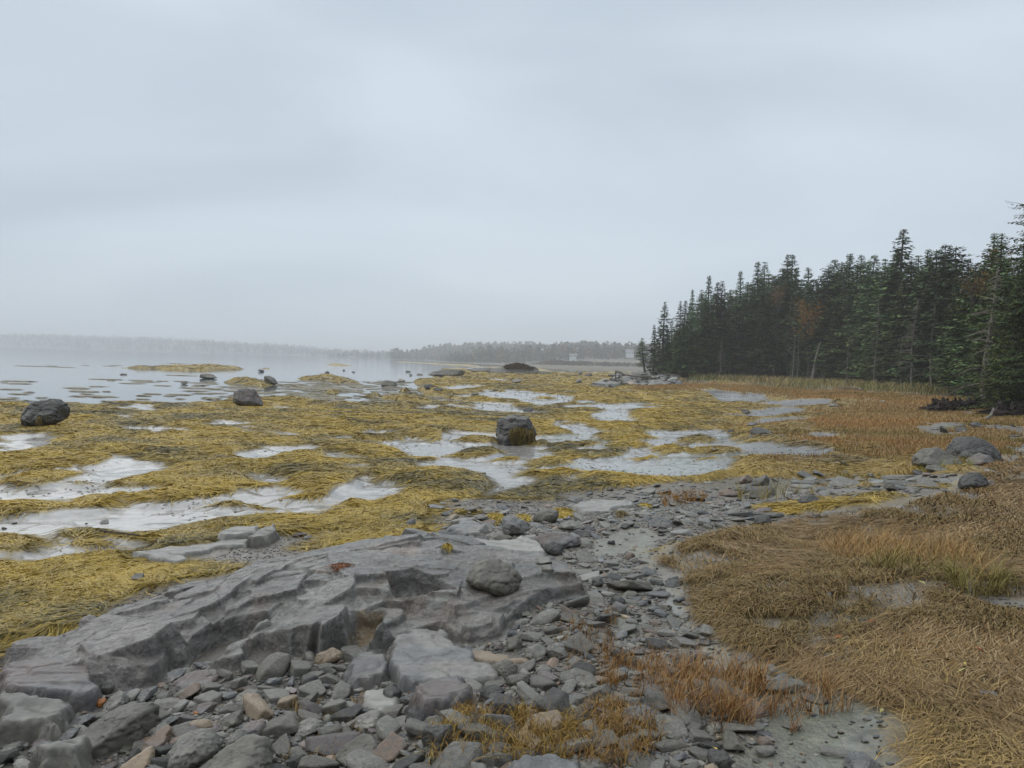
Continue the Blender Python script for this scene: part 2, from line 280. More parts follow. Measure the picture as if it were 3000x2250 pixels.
# ------------------------------------------------------------------ mesh helpers
def mesh_np(name, V, Fc, col=None, smooth=False, attrs=None, ngon=4, mats=None):
    me = bpy.data.meshes.new(name)
    V = np.asarray(V, np.float32); Fc = np.asarray(Fc, np.int32)
    me.vertices.add(len(V)); me.vertices.foreach_set('co', V.ravel())
    k = Fc.shape[1]
    me.loops.add(Fc.size); me.loops.foreach_set('vertex_index', Fc.ravel())
    me.polygons.add(len(Fc)); me.polygons.foreach_set('loop_start', np.arange(0, Fc.size, k, dtype=np.int32))
    me.polygons.foreach_set('loop_total', np.full(len(Fc), k, np.int32))
    me.polygons.foreach_set('use_smooth', np.full(len(Fc), smooth, bool))
    me.update(calc_edges=True)
    if col is not None:
        a = me.color_attributes.new('Col', 'FLOAT_COLOR', 'POINT')
        c = np.ones((len(V), 4), np.float32); c[:, :3] = np.asarray(col)[:, :3]; a.data.foreach_set('color', c.ravel())
    for k_, v in (attrs or {}).items():
        a = me.attributes.new(k_, 'FLOAT', 'POINT'); a.data.foreach_set('value', np.asarray(v, np.float32))
    return me
def link(name, me, mat=None, parent=None, loc=None):
    o = bpy.data.objects.new(name, me); sc.collection.objects.link(o)
    if mat is not None and me is not None and len(me.materials) == 0: me.materials.append(mat)
    if parent: o.parent = parent
    if loc is not None: o.location = loc
    return o
def tag(o, label, cat=None, group=None, kind=None):
    if label: o['label'] = label
    if cat: o['category'] = cat
    if group: o['group'] = group
    if kind: o['kind'] = kind
    return o
def thing(name, label, cat, loc, group=None, rz=0):
    o = bpy.data.objects.new(name, None); sc.collection.objects.link(o); o.location = loc; o.rotation_euler = (0, 0, rz)
    o.empty_display_size = .2
    return tag(o, label, cat, group)
# ------------------------------------------------------------------ materials
def mat(name, color=None, attr=None, rough=0.6, spec=0.5, noise=0.0, nscale=8.0, bump=0.0, bscale=20.0, bdist=0.02, rnd=0.0, tone=None, coat=0.0, rattr=None, bdetail=6, vor=0.0, coord='Object', peb=0):
    m = bpy.data.materials.new(name); m.use_nodes = True; n = m.node_tree.nodes; l = m.node_tree.links
    p = n['Principled BSDF']; p.inputs['Roughness'].default_value = rough; p.inputs['Specular IOR Level'].default_value = spec
    p.inputs['Coat Weight'].default_value = coat; p.inputs['Coat Roughness'].default_value = 0.2
    tcn = n.new('ShaderNodeTexCoord')
    if attr:
        c = n.new('ShaderNodeVertexColor'); c.layer_name = 'Col'; src = c.outputs[0]
    else:
        c = n.new('ShaderNodeRGB'); c.outputs[0].default_value = (*color, 1); src = c.outputs[0]
    if tone:
        nz = n.new('ShaderNodeTexNoise'); nz.inputs['Scale'].default_value = nscale*0.35; nz.inputs['Detail'].default_value = 5
        l.new(tcn.outputs[coord], nz.inputs[0])
        r_ = n.new('ShaderNodeValToRGB'); r_.color_ramp.elements[0].position = .42; r_.color_ramp.elements[1].position = .62
        l.new(nz.outputs[0], r_.inputs[0])
        mm = n.new('ShaderNodeMix'); mm.data_type = 'RGBA'; l.new(r_.outputs[0], mm.inputs[0]); l.new(src, mm.inputs[6]); mm.inputs[7].default_value = (*tone, 1); src = mm.outputs[2]
    if noise:
        nz = n.new('ShaderNodeTexNoise'); nz.inputs['Scale'].default_value = nscale; nz.inputs['Detail'].default_value = 7; nz.inputs['Roughness'].default_value = .65
        l.new(tcn.outputs[coord], nz.inputs[0])
        mr = n.new('ShaderNodeMapRange'); l.new(nz.outputs[0], mr.inputs[0]); mr.inputs[1].default_value = .3; mr.inputs[2].default_value = .7
        mr.inputs[3].default_value = 1-noise; mr.inputs[4].default_value = 1+noise
        mm = n.new('ShaderNodeVectorMath'); mm.operation = 'SCALE'; l.new(src, mm.inputs[0]); l.new(mr.outputs[0], mm.inputs['Scale']); src = mm.outputs[0]
    if rnd:
        oi = n.new('ShaderNodeObjectInfo'); mr = n.new('ShaderNodeMapRange'); l.new(oi.outputs['Random'], mr.inputs[0]); mr.inputs[3].default_value = 1-rnd; mr.inputs[4].default_value = 1+rnd
        mm = n.new('ShaderNodeVectorMath'); mm.operation = 'SCALE'; l.new(src, mm.inputs[0]); l.new(mr.outputs[0], mm.inputs['Scale']); src = mm.outputs[0]
    if peb:
        pa = n.new('ShaderNodeAttribute'); pa.attribute_name = 'peb'; pv = n.new('ShaderNodeTexVoronoi'); pv.inputs['Scale'].default_value = 62; l.new(tcn.outputs[coord], pv.inputs[0])
        sp = n.new('ShaderNodeSeparateColor'); l.new(pv.outputs['Color'], sp.inputs[0]); mr = n.new('ShaderNodeMapRange'); l.new(sp.outputs[0], mr.inputs[0]); mr.inputs[3].default_value = .45; mr.inputs[4].default_value = 1.25
        pm_ = n.new('ShaderNodeMix'); pm_.data_type = 'FLOAT'; l.new(pa.outputs['Fac'], pm_.inputs[0]); pm_.inputs[2].default_value = 1; l.new(mr.outputs[0], pm_.inputs[3])
        mm = n.new('ShaderNodeVectorMath'); mm.operation = 'SCALE'; l.new(src, mm.inputs[0]); l.new(pm_.outputs[0], mm.inputs['Scale']); src = mm.outputs[0]
    l.new(src, p.inputs['Base Color'])
    if rattr:
        a = n.new('ShaderNodeAttribute'); a.attribute_name = rattr; l.new(a.outputs['Fac'], p.inputs['Roughness'])
    if bump:
        nz = n.new('ShaderNodeTexNoise'); nz.inputs['Scale'].default_value = bscale; nz.inputs['Detail'].default_value = bdetail; nz.inputs['Roughness'].default_value = .6
        l.new(tcn.outputs[coord], nz.inputs[0]); h = nz.outputs[0]
        if vor:
            v = n.new('ShaderNodeTexVoronoi'); v.feature = 'DISTANCE_TO_EDGE'; v.inputs['Scale'].default_value = bscale*vor; 
            ds = n.new('ShaderNodeVectorMath'); ds.operation = 'MULTIPLY_ADD'; l.new(nz.outputs['Color'], ds.inputs[0]); ds.inputs[1].default_value = (.35, .35, .35); l.new(tcn.outputs[coord], ds.inputs[2])
            l.new(ds.outputs[0], v.inputs[0])
            r_ = n.new('ShaderNodeMapRange'); l.new(v.outputs[0], r_.inputs[0]); r_.inputs[1].default_value = 0; r_.inputs[2].default_value = .05; r_.inputs[3].default_value = -.09; r_.inputs[4].default_value = 0
            ad = n.new('ShaderNodeMath'); l.new(h, ad.inputs[0]); l.new(r_.outputs[0], ad.inputs[1]); h = ad.outputs[0]
        if peb:
            dm = n.new('ShaderNodeMath'); dm.operation = 'MULTIPLY'; l.new(pv.outputs['Distance'], dm.inputs[0]); dm.inputs[1].default_value = -1.6; d2 = n.new('ShaderNodeMath'); d2.operation = 'MULTIPLY'; l.new(dm.outputs[0], d2.inputs[0]); l.new(pa.outputs['Fac'], d2.inputs[1])
            ad = n.new('ShaderNodeMath'); l.new(h, ad.inputs[0]); l.new(d2.outputs[0], ad.inputs[1]); h = ad.outputs[0]
        b = n.new('ShaderNodeBump'); b.inputs['Strength'].default_value = bump; b.inputs['Distance'].default_value = bdist
        if rattr:
            mrr = n.new('ShaderNodeMapRange'); l.new(a.outputs['Fac'], mrr.inputs[0]); mrr.inputs[1].default_value = .2; mrr.inputs[2].default_value = .45; mrr.inputs[3].default_value = bump*.05; mrr.inputs[4].default_value = bump; l.new(mrr.outputs[0], b.inputs['Strength'])
        l.new(h, b.inputs['Height']); l.new(b.outputs[0], p.inputs['Normal'])
    return m
M_ground = mat('ground_mix', attr=1, rattr='rough', spec=.85, peb=1, noise=.22, nscale=9, bump=.5, bscale=28, bdist=.012, bdetail=8)
M_weed = mat('rockweed', attr=1, rough=.45, spec=.3, noise=.15, nscale=3)
M_grass = mat('dry_grass', attr=1, rough=.7, spec=.2)
M_gravel = mat('shingle', attr=1, rough=.42, spec=.5, noise=.25, nscale=30, bump=.5, bscale=60, bdist=.006)
M_ledge = mat('wet_slate', attr=1, rough=.3, spec=.55, noise=.4, nscale=13, bump=1.0, bscale=15, bdist=.028, bdetail=9, vor=.35)
M_rock = {
    'grey': mat('grey_stone', (.142, .138, .120), rough=.42, noise=.35, nscale=9, bump=.6, bscale=14, bdist=.02, rnd=.25, tone=(.2, .188, .16), vor=.3, bdetail=9),
    'dark': mat('dark_stone', (.045, .044, .040), rough=.4, noise=.4, nscale=9, bump=.7, bscale=14, bdist=.025, rnd=.2, tone=(.08, .077, .068), vor=.3, bdetail=9),
    'blue': mat('bluish_stone', (.125, .128, .126), rough=.36, noise=.35, nscale=9, bump=.7, bscale=16, bdist=.02, rnd=.2, vor=.35, tone=(.16, .15, .135), bdetail=9),
    'brown': mat('brown_stone', (.17, .12, .085), rough=.45, noise=.35, nscale=9, bump=.6, bscale=18, bdist=.015, rnd=.2, tone=(.12, .1, .085), bdetail=9),
    'tan': mat('tan_stone', (.26, .205, .14), rough=.5, noise=.3, nscale=9, bump=.5, bscale=18, bdist=.012, rnd=.2, tone=(.2, .15, .1), bdetail=9),
    'olive': mat('olive_stone', (.105, .098, .078), rough=.45, noise=.4, nscale=7, bump=.6, bscale=12, bdist=.02, rnd=.15, tone=(.145, .135, .11), vor=.25, bdetail=9),
    'mauve': mat('mauve_stone', (.15, .122, .108), rough=.4, noise=.35, nscale=9, bump=.6, bscale=16, bdist=.02, rnd=.2, tone=(.13, .125, .125), vor=.3, bdetail=9),
    'pale': mat('pale_stone', (.235, .228, .205), rough=.45, noise=.25, nscale=9, bump=.5, bscale=18, bdist=.012, rnd=.15, bdetail=9),
    'rust': mat('rusty_stone', (.3, .11, .02), rough=.4, noise=.3, nscale=9, bump=.4, bscale=18, bdist=.01, bdetail=9)}
M_bark = mat('bark', (.10, .088, .078), rough=.9, spec=.2, noise=.4, nscale=20, bump=.4, bscale=20)
M_dead = mat('dead_wood', (.20, .18, .155), rough=.85, spec=.2, noise=.35, nscale=12, bump=.4, bscale=30, rnd=.15)
M_spruce = mat('spruce_needles', attr=1, rough=.75, spec=.2, rnd=.5)
M_farwood = mat('distant_foliage', attr=1, rough=.9, spec=.1)
M_peat = mat('peat_wood', (.028, .02, .016), rough=.75, spec=.3, noise=.4, nscale=8, bump=.8, bscale=12, bdist=.05)
HAZE = 0.0008
# ------------------------------------------------------------------ the ground: one sheet, dense in front
DA = rad(0.125); A1 = rad(44)
azf = np.arange(-A1, A1+DA/2, DA)
azb = np.concatenate([np.arange(A1+rad(1.2), math.pi*2-A1-rad(1.0), rad(2.5))])
AZ = np.concatenate([azf, azb])
LR0, DLR = math.log(1.6), 0.0043
nr = int((math.log(150)-LR0)/DLR)
lrc = LR0+DLR*np.arange(nr)
lrn = np.log(np.array([.25, .5, .8, 1.1, 1.35])); lrf = lrc[-1]+0.03*np.arange(1, 110)
LR = np.concatenate([lrn, lrc, lrf])
aa, ll = np.meshgrid(AZ, LR)
rr = np.exp(ll); gx = rr*np.sin(aa); gy = rr*np.cos(aa)
Fd = fields(gx.ravel(), gy.ravel())
Zg = Fd['z'].reshape(gx.shape)
nf = len(azf); R0 = len(lrn)
def lerp_grid(G, x, y):
    u = (np.arctan2(x, y)+A1)/DA; v = (np.log(np.hypot(x, y))-LR0)/DLR
    u = np.clip(u, 0, nf-1.001); v = np.clip(v, 0, nr-1.001); ui = u.astype(int); vi = v.astype(int); fu = u-ui; fv = v-vi
    g = G[R0:R0+nr, :nf]
    return (g[vi, ui]*(1-fu)+g[vi, ui+1]*fu)*(1-fv)+(g[vi+1, ui]*(1-fu)+g[vi+1, ui+1]*fu)*fv
GR = {k: v.reshape(gx.shape) for k, v in Fd.items()}
def hz(x, y):
    return float(lerp_grid(Zg, np.array([x]), np.array([y]))[0])
# ground colour (the material of each zone, no light in it)
x, y = gx.ravel(), gy.ravel(); R_ = np.hypot(x, y)
def L3(a): return np.array(a)[None, :]
nA = fb(x*1.3, y*1.3, 4, 201)[:, None]; nB = fb(x*7, y*7, 3, 211)[:, None]; nC = fb(x*.35, y*.35, 3, 221)[:, None]
C_mud = L3((.27, .262, .245))+0.03*nA+.02*nB
C_sand = L3((.15, .128, .096))+.02*nA+.02*nB
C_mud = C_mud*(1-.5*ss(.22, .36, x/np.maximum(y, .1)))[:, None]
C_weed = L3((.26, .18, .03))*(1+.35*nB+.2*nA)
C_hay = L3((.21, .155, .085))*(1+.3*nB+.3*nA)
C_ora = L3((.27, .165, .07))*(1+.25*nB+.3*nA)
C_dune = L3((.16, .14, .07))*(1+.3*nB)
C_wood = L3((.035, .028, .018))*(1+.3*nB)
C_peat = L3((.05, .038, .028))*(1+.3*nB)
C_far = L3((.12, .10, .068))*(1+.3*nC)
def mixc(a, b, t): t = np.clip(t, 0, 1)[:, None]; return a*(1-t)+b*t
wd = Fd['weed']; ru = np.full(len(x), .5)
C_sand = C_sand*(1-.5*ss(.2, -.6, x-.12*y)*ss(6.5, 5, R_))[:, None]
C_wet = L3((.15, .148, .112))*(1+.25*nA+.3*nB)
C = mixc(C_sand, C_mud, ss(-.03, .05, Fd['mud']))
C = mixc(C, C_wet, ss(-.1, .15, Fd['wet']))
greenish = ss(.1, .6, fb(x*.5, y*.5, 2, 77))
C = C*(1-.12*greenish[:, None]*L3((1, .6, 1.2))*(x > .5)[:, None])
ru = np.where(Fd['mud'] > -.1, .19+.06*np.clip(nA[:, 0]+nB[:, 0], -1, 1), ru)
wetg = ss(-.1, .45, fb(x*1.1, y*1.1, 3, 99))*(Fd['grav'] > 0)
ru = np.where(Fd['grav'] > 0, .72-.3*wetg, ru)
ru = ru+.18*ss(.24, .36, x/np.maximum(y, .1))*(Fd['mud'] > -.1)
ru = np.where(Fd['wet'] > 0, .46-.36*ss(.05, .4, fb(x*2.2, y*2.2, 3, 131)), ru)
tr = ss(-.8, 1.2, Fd['ora'])*(R_ > 8)
thinc = (Fd['thin']*(R_ < 60)*(Fd['mud'] < 0)*(Fd['grav'] < 0)).astype(float)
C = mixc(C, C_ora*.5+C_weed*.6, thinc*.8); ru = ru*(1-thinc)+.7*thinc
C = mixc(C, C_weed, wd); ru = ru*(1-wd)+.6*wd
C = mixc(C, C_hay, ss(-.15, .2, Fd['hay'])); ru = np.where(Fd['hay'] > 0, .75, ru)
# bare wet patches showing through the hay near its edge
bare = ss(.35, .6, fb(x*2.6, y*2.6, 3, 301)+.55*ss(1.3, 0, Fd['hay'])-.1)*(Fd['hay'] > 0)*(Fd['hay'] < 2)
C = mixc(C, C_sand, bare); ru = np.where(bare > .5, .25, ru)
og = Fd['oran']*ss(.1, -.2, Fd['grav']); C = mixc(C, C_ora, og); ru = np.where(og > .5, .8, ru)
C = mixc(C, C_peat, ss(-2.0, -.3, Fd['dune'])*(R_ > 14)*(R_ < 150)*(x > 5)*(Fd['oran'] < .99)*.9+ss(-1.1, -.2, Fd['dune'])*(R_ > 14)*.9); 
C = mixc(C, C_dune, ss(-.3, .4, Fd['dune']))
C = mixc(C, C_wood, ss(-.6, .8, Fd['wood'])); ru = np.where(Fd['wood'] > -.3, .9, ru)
C = mixc(C, C_wood*1.3, ss(-3.5, -6, y)); ru = np.where(y < -5, .9, ru)  # dark wood tone over the added bluff behind the viewpoint
fl = (R_ > 235) & (Fd['bay'] < 0)
C_far = mixc(C_far, L3((.075, .07, .06))*np.ones((len(x), 1)), ss(6, 25, -Fd['bay'])*((Fd['fm'] < 0) | (R_ > 640))); C = np.where(fl[:, None], C_far, C); ru = np.where(fl, .9, ru)
C = np.clip(C, .01, .6)
nR, nAz = gx.shape
idx = np.arange(nR*nAz).reshape(nR, nAz)
nxt = np.roll(idx, -1, axis=1)
Fq = np.stack([idx[:-1], nxt[:-1], nxt[1:], idx[1:]], -1).reshape(-1, 4)
V = np.stack([x, y, Fd['z']], -1)
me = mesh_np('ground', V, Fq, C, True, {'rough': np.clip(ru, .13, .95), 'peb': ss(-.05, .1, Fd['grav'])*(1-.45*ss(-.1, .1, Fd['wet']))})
# close the middle under the camera
tag(link('ground', me, M_ground), 'tidal flat, shingle and marsh ground', kind='structure')
# water sheet
mw = bpy.data.materials.new('bay_water'); mw.use_nodes = True; n = mw.node_tree.nodes; l = mw.node_tree.links; p = n['Principled BSDF']
p.inputs['Base Color'].default_value = (.10, .115, .12, 1); p.inputs['Roughness'].default_value = .06; p.inputs['IOR'].default_value = 1.33
tcn = n.new('ShaderNodeTexCoord'); mpn = n.new('ShaderNodeMapping'); l.new(tcn.outputs['Object'], mpn.inputs[0]); mpn.inputs['Scale'].default_value = (.35, 1.2, 1)
nz = n.new('ShaderNodeTexNoise'); nz.inputs['Scale'].default_value = 1.3; nz.inputs['Detail'].default_value = 4; l.new(mpn.outputs[0], nz.inputs[0])
b = n.new('ShaderNodeBump'); b.inputs['Strength'].default_value = .12; b.inputs['Distance'].default_value = .05; l.new(nz.outputs[0], b.inputs['Height']); l.new(b.outputs[0], p.inputs['Normal'])
S = 3900
me = mesh_np('bay_water', [(-S, -S, WL), (S, -S, WL), (S, S, WL), (-S, S, WL)], [(0, 1, 2, 3)])
tag(link('bay_water', me, mw), 'calm grey water of the bay at low tide', kind='structure')

# ------------------------------------------------------------------ strands (rockweed, hay, grass) as ribbons lying on or rising from the ground
def strands(name, X, Y, ang, length, width, colr, K=5, wig=.5, flow=None, lift=0.02, up=0.0, droop=0.0, zoff=0.0, down=0.0, matl=None, taper=.25, seed=0, z0=None, zgrid=None):
    g = np.random.default_rng(seed); N = len(X); zg_ = Zg if zgrid is None else zgrid
    px_, py_ = X.copy(), Y.copy(); th = ang.copy(); P = []; curl = g.normal(0, wig, N)
    st = length/(K-1)
    zrise = np.zeros(N); bot = None
    for k in range(K):
        t = k/(K-1)
        zz = lerp_grid(zg_, px_, py_) if z0 is None else z0
        h = zoff+lift*g.random(N)+4*lift*.6*t*(1-t)
        P.append(np.stack([px_, py_, zz+h+zrise], -1))
        if down:
            e = .06
            dzx = (lerp_grid(zg_, px_+e, py_)-lerp_grid(zg_, px_-e, py_))/(2*e); dzy = (lerp_grid(zg_, px_, py_+e)-lerp_grid(zg_, px_, py_-e))/(2*e)
            vx = np.cos(th)-down*dzx; vy = np.sin(th)-down*dzy; th = np.arctan2(vy, vx)
        th = th+curl/(K-1)+g.normal(0, wig*.35, N)
        c = np.cos(th); s = np.sin(th)
        if np.any(up):
            e_ = np.clip(up-droop*t, -1.2, 1.5)
            px_ = px_+st*c*np.cos(e_); py_ = py_+st*s*np.cos(e_); zrise = zrise+st*np.sin(e_)
        else:
            px_ = px_+st*c; py_ = py_+st*s
    P = np.stack(P, 1)                                   # N,K,3
    D = np.gradient(P, axis=1)
    if np.any(up):
        sx = np.stack([np.cos(ang+1.57+g.normal(0, .8, N)), np.sin(ang+1.57), np.zeros(N)], -1)[:, None, :].repeat(K, 1)
    else:
        sx = np.stack([-D[..., 1], D[..., 0], g.normal(0, .5, N)[:, None]*np.hypot(D[..., 0], D[..., 1])], -1)
    sx /= np.linalg.norm(sx, axis=-1, keepdims=True)+1e-9
    tt = np.linspace(0, 1, K)
    wv = width[:, None]*(1-(1-taper)*tt[None, :]**1.5)*.5
    A = P-sx*wv[..., None]; B = P+sx*wv[..., None]
    V = np.stack([A, B], 2).reshape(-1, 3)
    base_ = (np.arange(N)*K*2)[:, None]+(np.arange(K-1)*2)[None, :]
    Fq = np.stack([base_, base_+1, base_+3, base_+2], -1).reshape(-1, 4)
    Cc = np.repeat(colr, K*2, axis=0)
    return V, Fq, Cc
def join(parts):
    V = []; Fa = []; C = []; o = 0
    for v, f, c in parts:
        V.append(v); Fa.append(f+o); C.append(c); o += len(v)
    return np.concatenate(V), np.concatenate(Fa), np.concatenate(C)
def scatter(n, r1, r2, a1, a2, seed, pw=0.0):
    """random points, even in direction and in log distance (pw 0) or nearer to even per area"""
    g = np.random.default_rng(seed)
    u = g.random(n); a = a1+(a2-a1)*g.random(n)
    if pw == 0: r = r1*(r2/r1)**u
    else: r = (r1**pw+u*(r2**pw-r1**pw))**(1/pw)
    return r*np.sin(a), r*np.cos(a), r, g
V_A = rad(43)
# rockweed
X, Y, R1, g = scatter(1400000, 3.0, 170, -V_A, V_A, 11, -.3)
wm = lerp_grid(GR['weed'], X, Y); bayv = lerp_grid(GR['bay'], X, Y); islv = lerp_grid(GR['isl'], X, Y)
k = (g.random(len(X)) < wm*1.5-.5) & ((bayv < 0) | (islv > 0))
X, Y, R1 = X[k], Y[k], R1[k]; N = len(X)
fl = 2.5*fb(X*.45, Y*.45, 3, 401)+2.6
pal = np.array([(.44, .298, .036), (.37, .255, .036), (.29, .205, .036), (.19, .148, .038), (.11, .095, .038), (.52, .37, .055)])
pn = fb(X*.9, Y*.9, 4, 411)*1.1+.17*g.normal(0, 1, N); ci = np.clip(np.digitize(pn, [-.25, .12, .5, .8]), 0, 4)
ci = np.where(g.random(N) < .07, 5, ci)
dk = fb(X*.35/(1+R1*.02), Y*.7/(1+R1*.02), 3, 421)
ci = np.where((dk > .42) & (g.random(N) < .65), np.minimum(ci+2, 4), ci)
col = pal[ci]*(.85+.3*g.random((N, 1)))
tq = (.6*ss(.18, .4, X/Y)*ss(8, 14, R1))[:, None]; col = col*(1-tq)+np.array([.27, .185, .07])*(.7+.6*g.random((N, 1)))*tq
V, Fq, Cc = strands('w', X, Y, fl+g.normal(0, .3, N), g.uniform(.18, .45, N)*(1+.006*R1), (.003+.00062*R1)*(.6+.8*g.random(N)), col, 5, .75, lift=.02, down=1.5, seed=5)
me = mesh_np('rockweed', V, Fq, Cc, True)
tag(link('rockweed', me, M_weed), 'golden brown rockweed draped over the tidal flat', kind='stuff')
# marsh hay, combed flat in swirls
X, Y, R1, g = scatter(640000, 2.2, 26, -rad(10), V_A, 21, -.25)
hv = lerp_grid(GR['hay'], X, Y); bn = fb(X*2.6, Y*2.6, 3, 301)+.55*ss(1.3, 0, hv)-.1
k = (hv > .08) & (g.random(len(X)) < 1.05-.95*ss(.3, .6, bn)*(hv < 2))
X, Y, R1, hv = X[k], Y[k], R1[k], hv[k]; N = len(X)
flow = np.pi*.02+1.15*fb(X*.35, Y*.35, 2, 431)*1.6+.5*fb(X*1.5, Y*1.5, 2, 441)+math.pi
shag = ss(.1, .5, fb(X*.6+3, Y*.6, 3, 451)+ss(1.1, 0, hv)*.7)       # upright, shaggier near the edge
nearr = ss(-.1, .6, fb(X*.5, Y*.5, 2, 461)+.35*(R1 < 4.2))*ss(3.6, 3.0, Y)
pal = np.array([(.28, .185, .085), (.23, .148, .065), (.18, .115, .047), (.33, .235, .12), (.24, .138, .042), (.13, .09, .037)])
ci = np.clip(np.round(2+1.3*fb(X*.8, Y*.8, 3, 471)*1.8+g.normal(0, .8, N)), 0, 5).astype(int)
col = pal[ci]*(.8+.4*g.random((N, 1)))
oliv = (shag > .5) & (g.random(N) < .5); col[oliv] = np.array([.20, .145, .055])*(.7+.7*g.random((oliv.sum(), 1)))
yel = (nearr*g.random(N) > .5); col[yel] = np.array([.42, .29, .11])*(.7+.5*g.random((yel.sum(), 1)))
dist = ss(9, 16, R1)[:, None]; col = col*(1-dist*.35)+np.array([.28, .165, .07])*dist*.35
upv = .12+.75*shag*g.random(N)
V1 = strands('h', X, Y, flow+g.normal(0, .25+.5*shag, N), g.uniform(.12, .3, N)*(1-.45*shag)*(1+.01*R1), (.0018+.0009*R1)*(.7+.6*g.random(N)), col, 4, .5, lift=.02, up=upv, droop=upv*2.0+.1, seed=6)
me = mesh_np('marsh_hay', *V1[:2], V1[2], True)
tag(link('marsh_hay', me, M_grass), 'flattened brown salt hay covering the upper marsh', kind='stuff')
# orange cordgrass fields in the middle distance
parts = []
X, Y, R1, g = scatter(680000, 9, 115, rad(2), V_A, 31, -.2)
ov = lerp_grid(GR['ora'], X, Y); gv = lerp_grid(GR['grav'], X, Y); wv_ = lerp_grid(GR['wood'], X, Y); dv = lerp_grid(GR['dune'], X, Y); mv = lerp_grid(GR['mud'], X, Y); th_ = lerp_grid(GR['thin'], X, Y)
k = (((g.random(len(X)) < ss(-.6, 1.0, ov)) | ((g.random(len(X)) < .5*th_) & (mv < 0))) & (gv < .05) & (wv_ < 0) & (dv < .1) & (lerp_grid(GR['hay'], X, Y) < .2) & (lerp_grid(GR['wet'], X, Y) < 0))
peatm = (dv > -1.6) & (fb(X*.3, Y*.3, 2, 95) > .0); k &= ~peatm
X, Y, R1 = X[k], Y[k], R1[k]; N = len(X)
col = np.array([.43, .25, .10])*(.65+.6*g.random((N, 1)))*(1+.25*fb(X*.25, Y*.25, 3, 481))[:, None]
tn = (g.random(N) < .5+.6*fb(X*.2, Y*.35, 3, 483)); col[tn] = np.array([.38, .27, .125])*(.7+.5*g.random((tn.sum(), 1)))
ol = (g.random(N) < .1+.8*ss(.1, .6, fb(X*.3+9, Y*.5, 3, 485))); col[ol] = np.array([.25, .19, .065])*(.7+.5*g.random((ol.sum(), 1)))
parts.append(strands('o', X, Y, g.uniform(0, 6.28, N), g.uniform(.04, .11, N)*(1+.007*R1), (.0025+.0006*R1), col, 3, .3, lift=.01, up=1.2, droop=.5, seed=7))
# standing tussocks near the camera: hand placed patches
def patch(frame, pts, n, L, c1, c2, upa=1.3, seed=0, wd_=(.004, .007), clump=None, dr=.7):
    P = poly(frame, pts); g = np.random.default_rng(seed); x0, y0 = P.min(0); x1, y1 = P.max(0)
    X = g.uniform(x0, x1, n*4); Y = g.uniform(y0, y1, n*4); k = sdist(P, X, Y) > 0; X = X[k][:n]; Y = Y[k][:n]
    if clump:
        cx = X[::clump]; cyy = Y[::clump]; j = g.integers(0, len(cx), len(X)); X = cx[j]+g.normal(0, .018, len(X)); Y = cyy[j]+g.normal(0, .018, len(X))
    N = len(X); t = g.random((N, 1)); c = np.array(c1)*(1-t)+np.array(c2)*t
    return strands('p', X, Y, g.uniform(0, 6.28, N), g.uniform(L[0], L[1], N), g.uniform(wd_[0], wd_[1], N), c*(.75+.5*g.random((N, 1))), 5, .5, lift=.003, up=upa-.5*g.random(N)**2, droop=dr*g.random(N)*1.6, seed=seed+1)
OR1, OR2 = (.30, .135, .05), (.42, .29, .125)
pp = []
pp.append(patch('Z7', [(370, 760), (520, 700), (680, 720), (860, 750), (880, 1000), (760, 1060), (560, 1030), (380, 900)], 1250, (.08, .22), OR1, OR2, seed=41, clump=12, wd_=(.0025, .0045)))
pp.append(patch('Z7', [(840, 770), (900, 760), (900, 830), (850, 830)], 160, (.08, .17), OR1, OR2, seed=42, clump=30))
pp.append(patch('Z7', [(960, 860), (1130, 780), (1250, 800), (1370, 900), (1330, 1010), (1050, 1020), (920, 950)], 330, (.07, .17), OR1, OR2, seed=43, clump=26, wd_=(.0025, .0045)))
pp.append(patch('Z7', [(1150, 90), (1500, 60), (1850, 100), (2030, 220), (1960, 320), (1850, 240), (1500, 200), (1130, 180)], 1700, (.12, .32), (.35, .19, .07), (.46, .32, .135), upa=1.15, seed=44, wd_=(.003, .006), clump=7))
pp.append(patch('Z7', [(1380, 230), (1560, 200), (1900, 260), (2200, 300), (2212, 360), (1900, 330), (1560, 260)], 700, (.12, .3), (.16, .12, .04), (.3, .26, .08), seed=45, clump=12, dr=1.4))
pp.append(patch('Z5', [(930, 1500), (1120, 1290), (1250, 1330), (1640, 1330), (1750, 1290), (1900, 1400), (1800, 1620), (1300, 1650), (930, 1659)], 2600, (.035, .11), (.2, .1, .03), (.42, .3, .08), seed=46, wd_=(.0025, .005), clump=10, dr=1.2))
pp.append(patch('Z5', [(1700, 760), (2074, 700), (2074, 1250), (1850, 1200), (1750, 900)], 700, (.03, .1), (.2, .1, .04), (.36, .22, .07), seed=47, wd_=(.002, .004), clump=8))
pp.append(patch('Z7', [(0, 900), (150, 860), (400, 1000), (420, 1100), (250, 1191), (0, 1191)], 1500, (.04, .11), (.2, .1, .035), (.38, .25, .08), seed=48, wd_=(.0025, .0045), clump=9, dr=1.0))
pp.append(patch('Z7', [(100, 600), (450, 640), (380, 760), (350, 880), (120, 800)], 700, (.04, .12), (.22, .11, .04), (.38, .22, .07), seed=49, wd_=(.0025, .0045), clump=9))
pp.append(patch('Y5', [(1600, 900), (2100, 880), (2150, 1352), (1500, 1352)], 260, (.03, .08), (.24, .13, .05), (.4, .3, .12), seed=50, wd_=(.0022, .004), clump=10))
pp.append(patch('Z7', [(1210, 640), (1400, 560), (1620, 640), (2212, 900), (2212, 1191), (1560, 1191), (1600, 960), (1400, 810)], 2600, (.08, .22), (.3, .19, .07), (.46, .33, .13), upa=.6, seed=51, wd_=(.002, .004), clump=8, dr=1.4))
